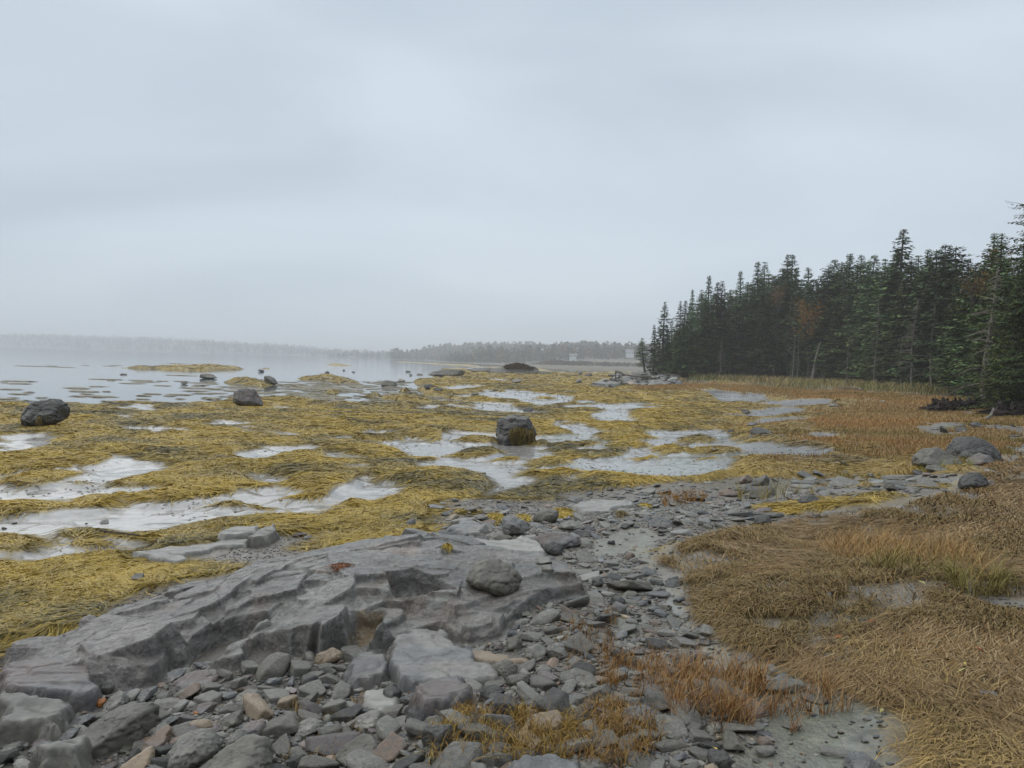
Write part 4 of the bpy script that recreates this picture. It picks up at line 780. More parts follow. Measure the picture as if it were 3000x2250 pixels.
HB = [
 ('Z3', [(476, 400), (485, 370), (510, 360), (570, 372), (595, 395), (560, 402)], 'olive', 'squat olive rock in shallow water nearest the weed shore', 1),
 ('Z3', [(570, 375), (600, 358), (635, 362), (630, 375)], 'olive', 'low olive rock just behind the squat one in the shallows', 1),
 ('Z2', [(1297, 455), (1300, 434), (1340, 429), (1380, 436), (1408, 458), (1350, 464)], 'olive', 'flat-topped olive rock alone in the bay', 1),
 ('Z2', [(1715, 470), (1718, 446), (1745, 443), (1780, 462), (1802, 492), (1780, 499), (1720, 490)], 'grey', 'upright blue-grey rock on the tip of a weed islet', 0),
 ('Z2', [(1168, 490), (1180, 479), (1200, 479), (1222, 492), (1190, 499)], 'olive', 'small brown rock between the open water and the weed islet', 1),
 ('Z2', [(1668, 410), (1685, 401), (1705, 405), (1714, 417), (1690, 419)], 'dark', 'small dark rock below the short far weed bar', 1),
 ('Z2', [(776, 434), (790, 428), (820, 431), (820, 437), (790, 438)], 'mauve', 'flat reddish rock awash out in the bay', 1),
 ('Z2', [(2100, 423), (2120, 414), (2138, 420), (2130, 426)], 'dark', 'tiny dark rock above the right hand weed islet', 1),
 ('Z3', [(634, 309), (645, 300), (668, 303), (672, 310)], 'dark', 'small domed rock in open water before the outcrop', 1),
 ('Z3', [(657, 328), (668, 321), (681, 326), (676, 332)], 'dark', 'smallest round rock beside the outcrop point', 1),
 ('Z3', [(706, 330), (715, 317), (740, 320), (760, 334), (730, 338)], 'brown', 'brown rounded rock at the tip of the weed point', 0),
 ('Z3', [(226, 298), (237, 292), (248, 298), (238, 301)], 'dark', 'speck of dark rock far out in the bay, left one', 1),
 ('Z3', [(284, 309), (300, 304), (316, 309), (300, 312)], 'dark', 'low dark rock far out in the bay, right one', 1),
 ('Z3', [(756, 400), (760, 388), (800, 386), (838, 402), (830, 415), (770, 420)], 'dark', 'dark split rock in the channel mouth', 0),
 ('Z3', [(812, 420), (830, 409), (875, 416), (878, 430), (820, 432)], 'dark', 'low dark rock leaning against the split channel rock', 0),
 ('Z3', [(1320, 375), (1332, 360), (1362, 354), (1390, 362), (1392, 374), (1340, 381)], 'grey', 'rounded grey boulder on weed before the outcrop', 0),
 ('Z3', [(1740, 375), (1748, 360), (1766, 353), (1785, 368), (1770, 380)], 'blue', 'pale blue-grey boulder on far weed near the bay channel', 0),
 ('Z3', [(1758, 322), (1760, 304), (1770, 300), (1788, 315), (1786, 327), (1765, 328)], 'grey', 'upright pale boulder at the far channel edge', 0),
 ('Z3', [(1795, 334), (1810, 319), (1840, 313), (1845, 332), (1825, 338)], 'mauve', 'reddish boulder next to the upright pale one', 0),
 ('Z3', [(1060, 455), (1070, 445), (1100, 440), (1112, 456), (1080, 460)], 'olive', 'small weedy rock between two far pools', 0),
 ('Z3', [(1400, 560), (1405, 545), (1440, 537), (1470, 548), (1440, 565)], 'dark', 'dark rock in the narrow water channel behind the black boulder', 0),
 ('Z6', [(850, 290), (856, 268), (885, 256), (925, 268), (960, 284), (940, 292), (870, 298)], 'dark', 'dark angular boulder on weed beside the wide pool', 0),
 ('Z6', [(832, 248), (845, 233), (875, 232), (888, 245), (850, 254)], 'blue', 'blue-grey stone just behind the dark angular boulder', 0),
 ('Z6', [(732, 283), (740, 268), (765, 268), (765, 285)], 'dark', 'small dark stone at the head of the wide pool', 0),
 ('Z6', [(802, 187), (804, 172), (835, 169), (848, 186), (820, 190)], 'dark', 'dark stone on the grey mud by the far gravel spit', 0),
 ('Z6', [(722, 197), (735, 189), (765, 190), (770, 200), (740, 201)], 'brown', 'low brown log-like stone left of the gravel spit', 0),
 ('Z6', [(1240, 153), (1250, 141), (1272, 140), (1290, 152), (1262, 157)], 'grey', 'grey stone at the head of the far gravel spit', 0),
 ('Z6', [(1480, 138), (1495, 124), (1520, 124), (1510, 138)], 'grey', 'grey stone among orange grass in front of the dune grass', 0),
 ('Z6', [(1668, 440), (1672, 400), (1710, 370), (1780, 355), (1850, 395), (1895, 425), (1890, 450), (1780, 458), (1690, 452)], 'olive', 'broad low olive boulder, left half of the big marsh pair', 0),
 ('Z6', [(1832, 385), (1850, 335), (1880, 306), (1940, 305), (2010, 318), (2060, 350), (2092, 410), (2000, 430), (1880, 430)], 'dark', 'tallest grey boulder on the marsh, right of the olive one', 0),
 ('Z6', [(1925, 450), (1940, 420), (1985, 385), (2040, 400), (2060, 430), (2000, 448)], 'mauve', 'sloping pale slab leaning on the tall marsh boulder', 0),
 ('Z6', [(1890, 560), (1895, 510), (1930, 485), (1975, 482), (2010, 500), (2025, 535), (1990, 560), (1940, 572)], 'dark', 'jagged dark boulder in front of the big marsh pair', 0),
 ('Z6', [(1995, 560), (2010, 530), (2045, 515), (2066, 540), (2050, 556)], 'brown', 'small brown stone touching the jagged dark boulder', 0),
 ('Z6', [(1945, 262), (1948, 238), (1975, 230), (2020, 250), (2010, 262)], 'dark', 'dark boulder behind the marsh pair, beside peat roots', 0),
 ('Z6', [(1868, 275), (1875, 260), (1915, 256), (1928, 278), (1890, 286)], 'dark', 'dark stone amid flat slabs behind the marsh pair', 0),
 ('Z6', [(1912, 192), (1920, 180), (1950, 178), (1972, 188), (1940, 196)], 'grey', 'flat dark stone under the peat root bank', 0),
 ('Z6', [(1628, 360), (1635, 350), (1652, 352), (1655, 365), (1640, 367)], 'dark', 'lone small dark stone left of the marsh pair', 0),
 ('Z6', [(1725, 472), (1740, 450), (1780, 446), (1840, 475), (1800, 484)], 'olive', 'low domed stone directly in front of the olive boulder', 0),
 ('Z6', [(785, 525), (810, 500), (835, 494), (860, 515), (840, 540), (800, 540)], 'brown', 'brown boulder, left of two at the shingle top', 0),
 ('Z6', [(850, 548), (870, 520), (925, 490), (942, 515), (940, 545), (900, 550)], 'olive', 'pointed olive boulder, right of the brown one at the shingle top', 0),
 ('Z6', [(845, 610), (855, 580), (920, 552), (965, 555), (985, 590), (960, 610)], 'olive', 'long rounded boulder in the middle shingle strip', 0),
 ('Z6', [(690, 600), (700, 575), (750, 567), (795, 580), (780, 600), (720, 606)], 'brown', 'low brown boulder left of the long rounded one', 0),
 ('Z6', [(1082, 640), (1100, 605), (1150, 592), (1195, 610), (1192, 635), (1120, 642)], 'dark', 'dark slab boulder where the shingle strip meets the hay', 0),
 ('Z6', [(866, 740), (880, 705), (910, 692), (945, 705), (952, 735), (920, 748), (885, 748)], 'dark', 'dark round boulder alone at the hay margin', 0),
 ('Z6', [(330, 755), (350, 720), (390, 700), (440, 715), (490, 745), (440, 762)], 'blue', 'pale slab hump beside the wet sand patch', 0),
 ('Z6', [(220, 912), (225, 890), (250, 879), (272, 892), (270, 915), (240, 920)], 'brown', 'round brown cobble on wet sand by the hay corner', 0),
 ('Z6', [(200, 755), (208, 738), (235, 735), (247, 752), (230, 768)], 'dark', 'dark cobble left of the pale slab hump', 0),
 # middle rocks
 ('Y6', [(785, 780), (830, 700), (900, 655), (985, 640), (1080, 660), (1180, 740), (1180, 800), (1100, 865), (1050, 870), (900, 830)], 'olive', 'large rounded grey boulder sitting on the bedrock ledge', 0),
 ('Y6', [(1243, 545), (1260, 490), (1330, 462), (1450, 460), (1530, 490), (1550, 540), (1480, 560), (1290, 568)], 'mauve', 'long brown-grey boulder behind the ledge end', 0),
 ('Y6', [(1303, 575), (1320, 535), (1370, 524), (1430, 540), (1443, 590), (1390, 615), (1340, 600)], 'dark', 'dark rounded stone leaning before the long boulder', 0),
 ('Y6', [(1240, 390), (1260, 340), (1320, 308), (1400, 320), (1405, 360), (1370, 400), (1290, 405)], 'olive', 'smooth sloping boulder with weed tuft at its side', 0),
 ('Y6', [(1395, 440), (1420, 405), (1480, 385), (1540, 400), (1590, 440), (1500, 455)], 'grey', 'domed grey boulder between the sloping and long ones', 0),
 ('Y6', [(1495, 480), (1510, 450), (1600, 450), (1640, 465), (1640, 490), (1560, 497)], 'dark', 'flat dark block right of the domed boulder', 0),
 ('Y6', [(1510, 275), (1520, 240), (1545, 230), (1577, 262), (1550, 286)], 'blue', 'pointed blue stone amid far shingle', 0),
 ('Y6', [(555, 320), (562, 285), (600, 278), (680, 300), (640, 320)], 'blue', 'blue slab at the weed edge of the shingle', 0),
 ('Y6', [(418, 415), (430, 385), (470, 375), (485, 400), (450, 430)], 'blue', 'blue-grey stone sticking out of the rockweed tongue', 0),
 ('Y6', [(1035, 440), (1050, 370), (1100, 358), (1190, 390), (1225, 440), (1150, 470), (1040, 490)], 'blue', 'pale hump of slate in the middle of the shingle', 0),
 ('Y6', [(905, 410), (930, 385), (980, 378), (1010, 395), (985, 425), (930, 425)], 'brown', 'brown stone carrying a round weed tuft', 0),
 ('Y6', [(1840, 625), (1850, 600), (1880, 592), (1903, 610), (1890, 640), (1855, 640)], 'brown', 'round brown stone near the sand pool', 0),
 ('Y6', [(1253, 660), (1270, 625), (1350, 625), (1365, 660), (1310, 672)], 'pale', 'pale flat stone below the dark leaning stone', 0),
 ('Y6', [(1293, 720), (1300, 680), (1350, 672), (1380, 705), (1360, 730)], 'grey', 'grey block just under the pale flat stone', 0),
 # foreground
 ('Y7', [(822, 940), (900, 870), (1080, 740), (1240, 640), (1400, 598), (1560, 640), (1700, 680), (1690, 800), (1540, 1050), (1250, 1110), (1000, 1130), (900, 1040)], 'olive', 'big dark wedge-shaped boulder with pale sloping top in the near scree', 0),
 ('Y7', [(1115, 600), (1180, 530), (1290, 457), (1350, 500), (1385, 590), (1300, 650), (1160, 660)], 'grey', 'pointed grey stone behind the wedge boulder', 0),
 ('Y7', [(1345, 520), (1400, 460), (1480, 437), (1520, 470), (1450, 560), (1390, 590)], 'pale', 'pale oblong cobble behind the wedge boulder', 0),
 ('Y7', [(1485, 500), (1600, 430), (1790, 400), (1700, 470), (1670, 590), (1500, 590)], 'blue', 'blue-topped flat block in the near scree', 0),
 ('Y7', [(1865, 580), (1950, 470), (2100, 375), (2150, 400), (2165, 460), (2050, 540), (1880, 592)], 'brown', 'brown tilted slab leaning in the near scree', 0),
 ('Y7', [(1065, 440), (1080, 380), (1150, 350), (1280, 348), (1335, 390), (1300, 460), (1150, 490)], 'dark', 'dark rounded stone under the ledge', 0),
 ('Y7', [(1720, 370), (1800, 260), (1900, 230), (2010, 250), (1960, 320), (1850, 370)], 'blue', 'lilac-grey flat stone against the ledge foot', 0),
 ('Y7', [(1855, 430), (1890, 320), (2050, 255), (2212, 260), (2350, 330), (2330, 420), (2100, 470), (1900, 450)], 'mauve', 'broad mauve slab stone at the ledge foot', 0),
 ('Y7', [(1860, 680), (1870, 620), (1990, 550), (2050, 580), (1990, 660), (1900, 705)], 'pale', 'pale oval pebble right of the wedge boulder', 0),
 ('Y7', [(1680, 860), (1710, 790), (1850, 735), (1960, 760), (1950, 800), (1800, 850), (1700, 890)], 'blue', 'purple-grey slab touching the wedge boulder', 0),
 ('Y7', [(1815, 860), (1870, 825), (2050, 800), (2120, 850), (2080, 905), (1900, 935)], 'grey', 'flat light-grey stone above the big rounded pair', 0),
 ('Y7', [(1530, 1060), (1560, 990), (1780, 855), (1850, 900), (1840, 1000), (1700, 1090), (1600, 1100)], 'brown', 'rusty brown angular block right of the wedge boulder', 0),
 ('Y7', [(1825, 1000), (1870, 965), (1955, 955), (1920, 1020), (1850, 1042)], 'brown', 'small pink-brown pebble beside the rusty block', 0),
 ('Y7', [(650, 1150), (700, 1060), (830, 980), (920, 1100), (900, 1160), (700, 1180)], 'dark', 'black-blue stone tucked under the wedge boulder', 0),
 ('Y7', [(590, 1050), (640, 950), (760, 880), (860, 885), (780, 1000), (650, 1080)], 'blue', 'bluish block left of the wedge boulder', 0),
 ('Y7', [(700, 890), (710, 820), (830, 740), (940, 735), (1020, 770), (900, 850), (780, 900)], 'blue', 'blue-violet flat stone above the bluish block', 0),
 ('Y7', [(320, 1150), (340, 1060), (440, 1015), (530, 1020), (590, 1100), (590, 1160), (420, 1170)], 'blue', 'rounded blue cobble, right of the two near the corner', 0),
 ('Y7', [(0, 1110), (20, 1070), (110, 1025), (230, 1025), (265, 1080), (240, 1145), (50, 1150)], 'grey', 'rounded grey cobble, left of the two near the corner', 0),
 ('Y7', [(1030, 610), (1040, 550), (1120, 535), (1145, 565), (1090, 640)], 'rust', 'orange stained stone beside the bluish ledge block', 0),
 ('Y7', [(2085, 700), (2095, 670), (2170, 685), (2190, 720), (2120, 722)], 'rust', 'bright orange pebble in the near scree', 0),
 ('Y5', [(715, 1270), (730, 1200), (850, 1090), (960, 1070), (1060, 1130), (1105, 1210), (1000, 1300), (860, 1352), (730, 1340)], 'grey', 'large rounded grey boulder with worn face, left of the bottom pair', 0),
 ('Y5', [(900, 1352), (1080, 1230), (1250, 1150), (1360, 1143), (1450, 1190), (1487, 1260), (1480, 1420), (1200, 1480), (950, 1420)], 'olive', 'large smooth grey boulder at the bottom, right of the pair', 0),
 ('Y5', [(340, 1352), (430, 1290), (600, 1208), (665, 1250), (620, 1300), (640, 1370), (480, 1400)], 'tan', 'buff angular stone at the bottom, left of the rounded pair', 0),
 ('Y5', [(1125, 1180), (1180, 1110), (1230, 1075), (1290, 1110), (1310, 1150), (1240, 1200), (1150, 1205)], 'grey', 'grey rough stone above the large smooth boulder', 0),
 ('Y5', [(1248, 1080), (1260, 1040), (1340, 1010), (1420, 1020), (1428, 1080), (1370, 1140), (1290, 1120)], 'mauve', 'angular mauve stone above the large smooth boulder', 0),
 ('Y5', [(1085, 1040), (1110, 990), (1180, 955), (1250, 950), (1258, 1020), (1240, 1058), (1120, 1052)], 'olive', 'trapezoid grey-green stone in the scree', 0),
 ('Y5', [(1200, 870), (1220, 810), (1300, 788), (1390, 800), (1415, 850), (1340, 900), (1220, 890)], 'grey', 'rounded square grey stone in the scree', 0),
 ('Y5', [(905, 930), (930, 890), (1020, 880), (1070, 900), (1040, 950), (950, 965)], 'mauve', 'mauve flat oval stone in the scree', 0),
 ('Y5', [(1775, 560), (1790, 530), (1900, 485), (1968, 520), (1965, 570), (1850, 615), (1790, 600)], 'tan', 'orange-buff block below the split ledge', 0),
 ('Y5', [(1667, 725), (1690, 685), (1750, 678), (1800, 710), (1790, 750), (1700, 770)], 'dark', 'dark smooth oval cobble right of the scree', 0),
 ('Y5', [(1640, 940), (1660, 870), (1790, 800), (1810, 830), (1750, 930), (1680, 950)], 'olive', 'long tilted grey-green shard in the scree', 0),
 ('Y5', [(1620, 1100), (1650, 1030), (1740, 995), (1830, 1030), (1850, 1070), (1700, 1130)], 'grey', 'wide grey stone low in the middle scree', 0),
 ('Y5', [(2030, 1040), (2080, 980), (2180, 940), (2260, 950), (2290, 1010), (2200, 1070), (2080, 1060)], 'grey', 'smooth grey cobble below the flat wet sand', 0),
 ('Z5', [(750, 1270), (770, 1230), (870, 1200), (950, 1210), (860, 1280), (770, 1300)], 'dark', 'dark curved stone left of the curved slab edge', 0),
 ('Z5', [(668, 1240), (670, 1180), (720, 1150), (785, 1200), (760, 1250)], 'dark', 'dark block on the flat wet sand', 0),
 ('Z5', [(1250, 1200), (1290, 1160), (1350, 1150), (1410, 1180), (1400, 1230), (1300, 1260), (1250, 1260)], 'dark', 'dark broken end of the curved slab', 0),
 ('Z5', [(1325, 1060), (1350, 1020), (1420, 1000), (1490, 1040), (1480, 1090), (1400, 1125), (1350, 1105)], 'olive', 'round grey boulder right of the smooth wide slab', 0),
 ('Z5', [(1415, 1110), (1440, 1095), (1560, 1090), (1575, 1150), (1520, 1168), (1420, 1150)], 'olive', 'flat grey block beside the round grey boulder', 0),
 ('Z5', [(1735, 1130), (1760, 1080), (1830, 1050), (1930, 1080), (1975, 1130), (1930, 1175), (1800, 1170)], 'grey', 'wide sloping grey boulder at the right of the shingle', 0),
 ('Z5', [(1520, 970), (1540, 930), (1610, 905), (1670, 940), (1670, 990), (1590, 1010)], 'grey', 'square grey stone, left of the shingle pair', 0),
 ('Z5', [(1660, 950), (1700, 910), (1770, 930), (1800, 980), (1730, 1005), (1680, 1000)], 'grey', 'angular grey stone, right of the shingle pair', 0),
 ('Z5', [(1412, 940), (1430, 870), (1480, 855), (1515, 900), (1515, 940), (1460, 950)], 'olive', 'upright block at the ledge end', 0),
 ('Z5', [(1335, 935), (1350, 900), (1390, 895), (1410, 930), (1380, 950)], 'mauve', 'small pinkish stone at the ledge end', 0),
 ('Z5', [(1720, 760), (1760, 715), (1850, 720), (1900, 770), (1850, 785)], 'olive', 'wide low stone above the shingle pair', 0),
 ('Z5', [(1590, 950+40), (1600, 1040), (1550, 1080), (1490, 1075), (1500, 1030), (1550, 1010)], 'grey', 'light stone between the round boulder and the shingle pair', 0),
 ('Z5', [(795, 1380), (820, 1310), (870, 1280), (940, 1350), (920, 1410), (850, 1430)], 'dark', 'dark split stone left of the lower block group', 0),
 ('Z5', [(900, 1400), (940, 1350), (1000, 1340), (1095, 1390), (1080, 1420), (960, 1420)], 'grey', 'upper left block of the split lower group', 0),
 ('Z5', [(990, 1320), (1080, 1300), (1210, 1355), (1200, 1430), (1100, 1420), (1060, 1380)], 'grey', 'upper right block of the split lower group', 0),
 ('Z5', [(900, 1450), (930, 1410), (1080, 1410), (1100, 1480), (1080, 1540), (980, 1560), (920, 1530)], 'dark', 'largest block of the split lower group', 0),
 ('Z5', [(375, 1570), (430, 1520), (540, 1465), (610, 1470), (660, 1530), (690, 1640), (560, 1659), (430, 1659)], 'olive', 'tall angular boulder with pale crack at the bottom', 0),
 ('Z5', [(470, 1400), (520, 1350), (600, 1310), (645, 1350), (600, 1400), (520, 1415)], 'grey', 'tilted smooth stone above the cracked boulder', 0),
 ('Z5', [(1510, 1590), (1530, 1545), (1600, 1560), (1640, 1600), (1580, 1625)], 'dark', 'dark stone among red-stemmed plants', 0),
 ('Z5', [(1500, 1280), (1520, 1255), (1580, 1245), (1620, 1280), (1560, 1310)], 'dark', 'dark low rock above the straw-coloured plants', 0),
 ('Z7', [(190, 940), (240, 890), (330, 878), (400, 905), (410, 940), (300, 970)], 'blue', 'heart-shaped flat grey stone left of the orange grass', 0),
 ('Z7', [(878, 1070), (890, 1045), (930, 1038), (965, 1065), (950, 1095), (900, 1092)], 'brown', 'round brown cobble on the green mud', 0),
 ('Z7', [(450, 690), (480, 655), (530, 642), (600, 670), (590, 700), (500, 705)], 'dark', 'half-buried grey boulder above the orange grass', 0),
 ('Z7', [(590, 575), (600, 555), (640, 553), (660, 575), (630, 582)], 'dark', 'black stone where the hay meets the wet mud', 0),
 ('Z7', [(1222, 350), (1228, 320), (1245, 313), (1260, 335), (1250, 356)], 'blue', 'pale blue stone alone amid the brown hay', 0),
 ('Z7', [(490, 440), (515, 418), (545, 420), (548, 445), (510, 452)], 'grey', 'pale stone beside the hay margin', 0),
 ('Z7', [(148, 375), (160, 340), (200, 335), (228, 355), (210, 388)], 'dark', 'dark square cobble in the right shingle', 0),
 ('Z7', [(50, 285), (65, 250), (100, 240), (120, 270), (90, 290)], 'dark', 'dark pyramid cobble in the right shingle', 0),
 ('Z7', [(630, 1130), (650, 1105), (720, 1110), (760, 1150), (740, 1200), (650, 1200)], 'dark', 'dark flat stone by the orange leaf at the bottom', 0),
 ('Z7', [(1310, 1191), (1330, 1130), (1400, 1115), (1480, 1150), (1500, 1200), (1400, 1230)], 'blue', 'mossy grey stone half sunk in the green mud', 0),
 ('Z7', [(1990, 870), (2000, 815), (2060, 810), (2120, 850), (2060, 872)], 'blue', 'blue stone showing through the hay at the right', 0),
 ('Z4', [(850, 420), (880, 398), (930, 400), (935, 435), (880, 450)], 'grey', 'small grey stone lying in the near golden weed', 0),
]
PH = {}
EXT = {HB[-1][3]: ()}
for h_ in HB:
    if 'wedge-shaped' in h_[3]: EXT[h_[3]] = (((-.22, -.52, .83), .17), ((.15, -.96, -.28), .26), ((.75, -.6, -.2), .40))
for i, (fr, pts, key, lb, wt) in enumerate(HB):
    P = np.array(px(fr, pts)); wpx = P[:, 0].max()-P[:, 0].min()
    nm = 'boulder' if ('boulder' in lb or wpx > 90) else ('rock' if 'rock' in lb else 'stone')
    if 'slab' in lb and 'boulder' not in lb: nm = 'slab'
    H(nm, fr, pts, key, lb, nm, depth=.75 if 'slab' not in lb else .9, seed=10+i, sub=5 if wpx > 60 else 4, p=9 if ('round' in lb or 'smooth' in lb or 'dome' in lb or 'cobble' in lb) else 26,
      rough=.045 if wpx < 60 else .065, extra=EXT.get(lb, (((.1, -.95, -.22), .36), ((-.1, -.55, .82), .27)) if (fr == 'Y7' or 'boulder' in lb) else ()), onwater=bool(wt), tf=(15, 50), strata=0, sink=.15)
# flat-lying bedrock patches (pale, nearly level)
def slab(name, frame, pts, key, label, h=.05, z=None, seed=0, tilt=(0, 0), m=None, cat='slab'):
    P = poly(frame, pts, z); g = np.random.default_rng(seed); c = P.mean(0); x0, y0 = P.min(0)-.1; x1, y1 = P.max(0)+.1
    st = max(.012, max(x1-x0, y1-y0)/150); X, Y = np.meshgrid(np.arange(x0, x1, st), np.arange(y0, y1, st)); sh = X.shape; X = X.ravel(); Y = Y.ravel()
    s = sdist(P, X, Y)+.03*fb(X*6, Y*6, 3, seed)+.015*fb(X*20, Y*20, 2, seed)
    gz = lerp_grid(Zg, X, Y); g0 = hz(*c)
    hid, e, _, _ = cell(X*2.2+.4*fb(X*3, Y*3, 2, 5), Y*4.5+.4*fb(X*3+9, Y*3, 2, 6), seed)
    Z = np.maximum(gz, g0)-.05+(h+.05)*ss(-.035, .025, s+.02*(cell(X*9, Y*12, seed)[0]-.5))+tilt[0]*(X-c[0])+tilt[1]*(Y-c[1])+.02*fb(X*2, Y*4, 3, seed+1)+.004*fb(X*14, Y*22, 3, seed+2)+.012*(hid-.5)*ss(0, .1, e)-.012*ss(.06, 0, e)
    ii = np.arange(len(X)).reshape(sh); q = np.stack([ii[:-1, :-1], ii[:-1, 1:], ii[1:, 1:], ii[1:, :-1]], -1).reshape(-1, 4); q = q[(s[q] > -.06).any(1)]
    u, inv = np.unique(q, return_inverse=True); Zs = Z.reshape(sh); gyy, gxx = np.gradient(Zs, st); sl = np.hypot(gxx, gyy); am = .014*ss(.6, 1.8, sl)/(sl+1e-6); lay = (np.floor(Z*45+1.5*fb(X*3, Y*3, 2, 701))*.618 % 1-.5).reshape(sh)+.12*fb(X*20, Y*20, 2, 703).reshape(sh)
    X = X-(am*gxx*lay).ravel(); Y = Y-(am*gyy*lay).ravel()
    V = np.stack([X, Y, Z], -1)[u]; org = np.array([c[0], c[1], g0])
    me = mesh_np(name, V-org, inv.reshape(-1, 4), None, True); o = link(name, me, m or M_rock[key], None, org); tag(o, label, cat); EX.append((c[0], c[1], .4*min(x1-x0, y1-y0))); LAND.append((c[0], c[1], label, x1-x0)); SL.append(P); return o
SL = []
slab('slab', 'Z5', [(706, 990), (730, 945), (900, 900), (1040, 912), (1130, 970), (1300, 1085), (1370, 1150), (1180, 1165), (900, 1215), (770, 1210), (730, 1120), (690, 1070)], 'blue', 'smooth wide slate slab in the centre foreground', .085, seed=71, tilt=(-.06, .04))
slab('slab', 'Y5', [(1985, 790), (1990, 680), (2060, 620), (2180, 590), (2300, 605), (2330, 720), (2200, 795), (2060, 810)], 'blue', 'broad slab with fretted edge, left of the smooth central slab', .08, seed=72, tilt=(.03, .05))
slab('slab', 'Z5', [(840, 1310), (950, 1235), (1140, 1195), (1180, 1260), (1230, 1300), (1120, 1330), (960, 1360), (880, 1360)], 'mauve', 'curved slab edge just under the smooth wide slab', .09, seed=73)
slab('slab', 'Z5', [(1400, 1690), (1520, 1660), (1800, 1640), (1880, 1660), (1900, 1760), (1500, 1780)], 'blue', 'blue-grey slab cut by the bottom margin', .05, seed=74)
slab('slab', 'Y5', [(0, 1310), (50, 1290), (130, 1280), (160, 1310), (140, 1370), (60, 1430), (-200, 1430), (-300, 1350)], 'grey', 'long grey slab in the bottom corner of the scree', .10, seed=75)
slab('slab', 'Z4', [(1405, 195), (1450, 150), (1540, 125), (1690, 115), (1650, 165), (1560, 185), (1450, 200)], 'pale', 'pale flat slab beside the weed tongue, upper one', .05, seed=61)
slab('slab', 'Z4', [(1600, 225), (1640, 195), (1700, 165), (1780, 145), (1783, 185), (1720, 215), (1650, 232)], 'grey', 'loose dark-sided slab tilted on the gravel patch', .11, seed=62)
slab('slab', 'Z4', [(870, 300), (1100, 245), (1330, 225), (1420, 200), (1600, 190), (1600, 225), (1380, 250), (1230, 295), (1150, 350), (1000, 330)], 'pale', 'long pale bedrock strip through the gravel patch', .035, seed=63)
slab('slab', 'Y6', [(1490, 325), (1560, 290), (1700, 272), (1860, 278), (1900, 300), (1780, 320), (1700, 345), (1600, 350)], 'pale', 'long pale wet slab in the far shingle', .04, seed=64)
slab('slab', 'Y6', [(815, 605), (860, 550), (1000, 560), (1180, 520), (1260, 560), (1350, 625), (1100, 640), (900, 640)], 'pale', 'smooth pale bedrock at the back end of the ledge', .06, seed=65)
slab('slab', 'Z4', [(0, 1200), (0, 1125), (150, 1105), (300, 1095), (560, 1110), (615, 1180), (615, 1260), (580, 1310), (300, 1290), (0, 1280)], 'mauve', 'wide cracked slab under the ledge at the near left', .12, seed=66, m=M_ledge if False else None)
slab('slab', 'Z4', [(0, 1400), (0, 1320), (200, 1310), (420, 1320), (520, 1350), (440, 1420), (380, 1500), (200, 1510), (0, 1500)], 'grey', 'lower stepped slab at the near left corner', .10, seed=67)
slab('slab', 'Z5', [(550, 1230), (700, 1185), (760, 1240), (740, 1290), (650, 1330), (560, 1290)], 'pale', 'flat pale wet slab between the dark block and broad slab', .02, seed=68)
slab('slab', 'Z5', [(1180, 1010), (1300, 960), (1500, 960), (1560, 1000), (1480, 1040), (1330, 1030)], 'tan', 'flat tan wet slab behind the round grey boulder', .02, seed=69)
slab('slab', 'Y6', [(690, 490), (780, 440), (870, 430), (960, 460), (900, 490), (800, 500)], 'blue', 'blue slate hump behind the ledge crest', .07, seed=70)

# ------------------------------------------------------------------ shingle: the largest 300 stones apart, the rest as one mass
g = np.random.default_rng(77)
cand = []
def addc(n, r1, r2, a1, a2, med, sg, pw, cond, smin=.014, smax=.22, flat=(.3, .6)):
    X, Y, R1, gg = scatter(n, r1, r2, a1, a2, int(g.integers(1e6)), pw)
    s = np.clip(med*np.exp(gg.normal(0, sg, n)), smin, smax); k = cond(X, Y, R1) & ((lerp_grid(GR['wet'], X, Y) < 0) | (gg.random(n) < .06)); cand.extend(zip(X[k], Y[k], s[k], gg.uniform(*flat, n)[k]))
gv = lambda X, Y: lerp_grid(GR['grav'], X, Y)
ongr = lambda X, Y, R: (gv(X, Y) > 0) & (sdist(D_, X, Y) < -.02)
near_left = lambda X, Y, R: ongr(X, Y, R) & (X < .25*Y*.5-.1)
addc(1100, 2.3, 4.6, -V_A, rad(4), .058, .42, 1, near_left, .025, .13, (.3, .7))
addc(6500, 2.3, 5.5, -V_A, rad(20), .026, .45, .5, ongr, .01, .09, (.3, .6))
addc(12000, 2.3, 9, -rad(12), rad(24), .025, .55, .6, lambda X, Y, R: ongr(X, Y, R) & (fb(X*1.1, Y*1.1, 3, 99) < .5), .01, .11, (.22, .5))
addc(9000, 5.5, 22, -rad(16), rad(37), .04, .5, .4, ongr, .016, .16, (.18, .42))
addc(1500, 12, 30, rad(20), V_A, .12, .45, .3, ongr, .04, .3, (.15, .35))
addc(1100, 2.4, 8, rad(8), V_A, .022, .4, .6, lambda X, Y, R: (gv(X, Y) > -.15) & (lerp_grid(GR['hay'], X, Y) < .1), .01, .07)
addc(500, 7, 28, rad(12), V_A, .07, .4, .3, lambda X, Y, R: (lerp_grid(GR['hay'], X, Y) < 1.2) & (lerp_grid(GR['mud'], X, Y) < 0) & (lerp_grid(GR['ora'], X, Y) > -4) & (gv(X, Y) < 0), .03, .16, (.2, .45))
addc(1300, 50, 125, rad(5), rad(13.5), .38, .4, 0, lambda X, Y, R: (gv(X, Y) > 0), .2, .9, (.4, .7))
addc(900, 30, 80, rad(5), rad(28), .12, .4, 0, lambda X, Y, R: (gv(X, Y) > -.5), .05, .3, (.3, .6))
addc(400, 6, 60, -V_A, rad(30), .03, .5, 0, lambda X, Y, R: (lerp_grid(GR['mud'], X, Y) > .05) & (lerp_grid(GR['bay'], X, Y) < 0), .015, .07, (.3, .5))
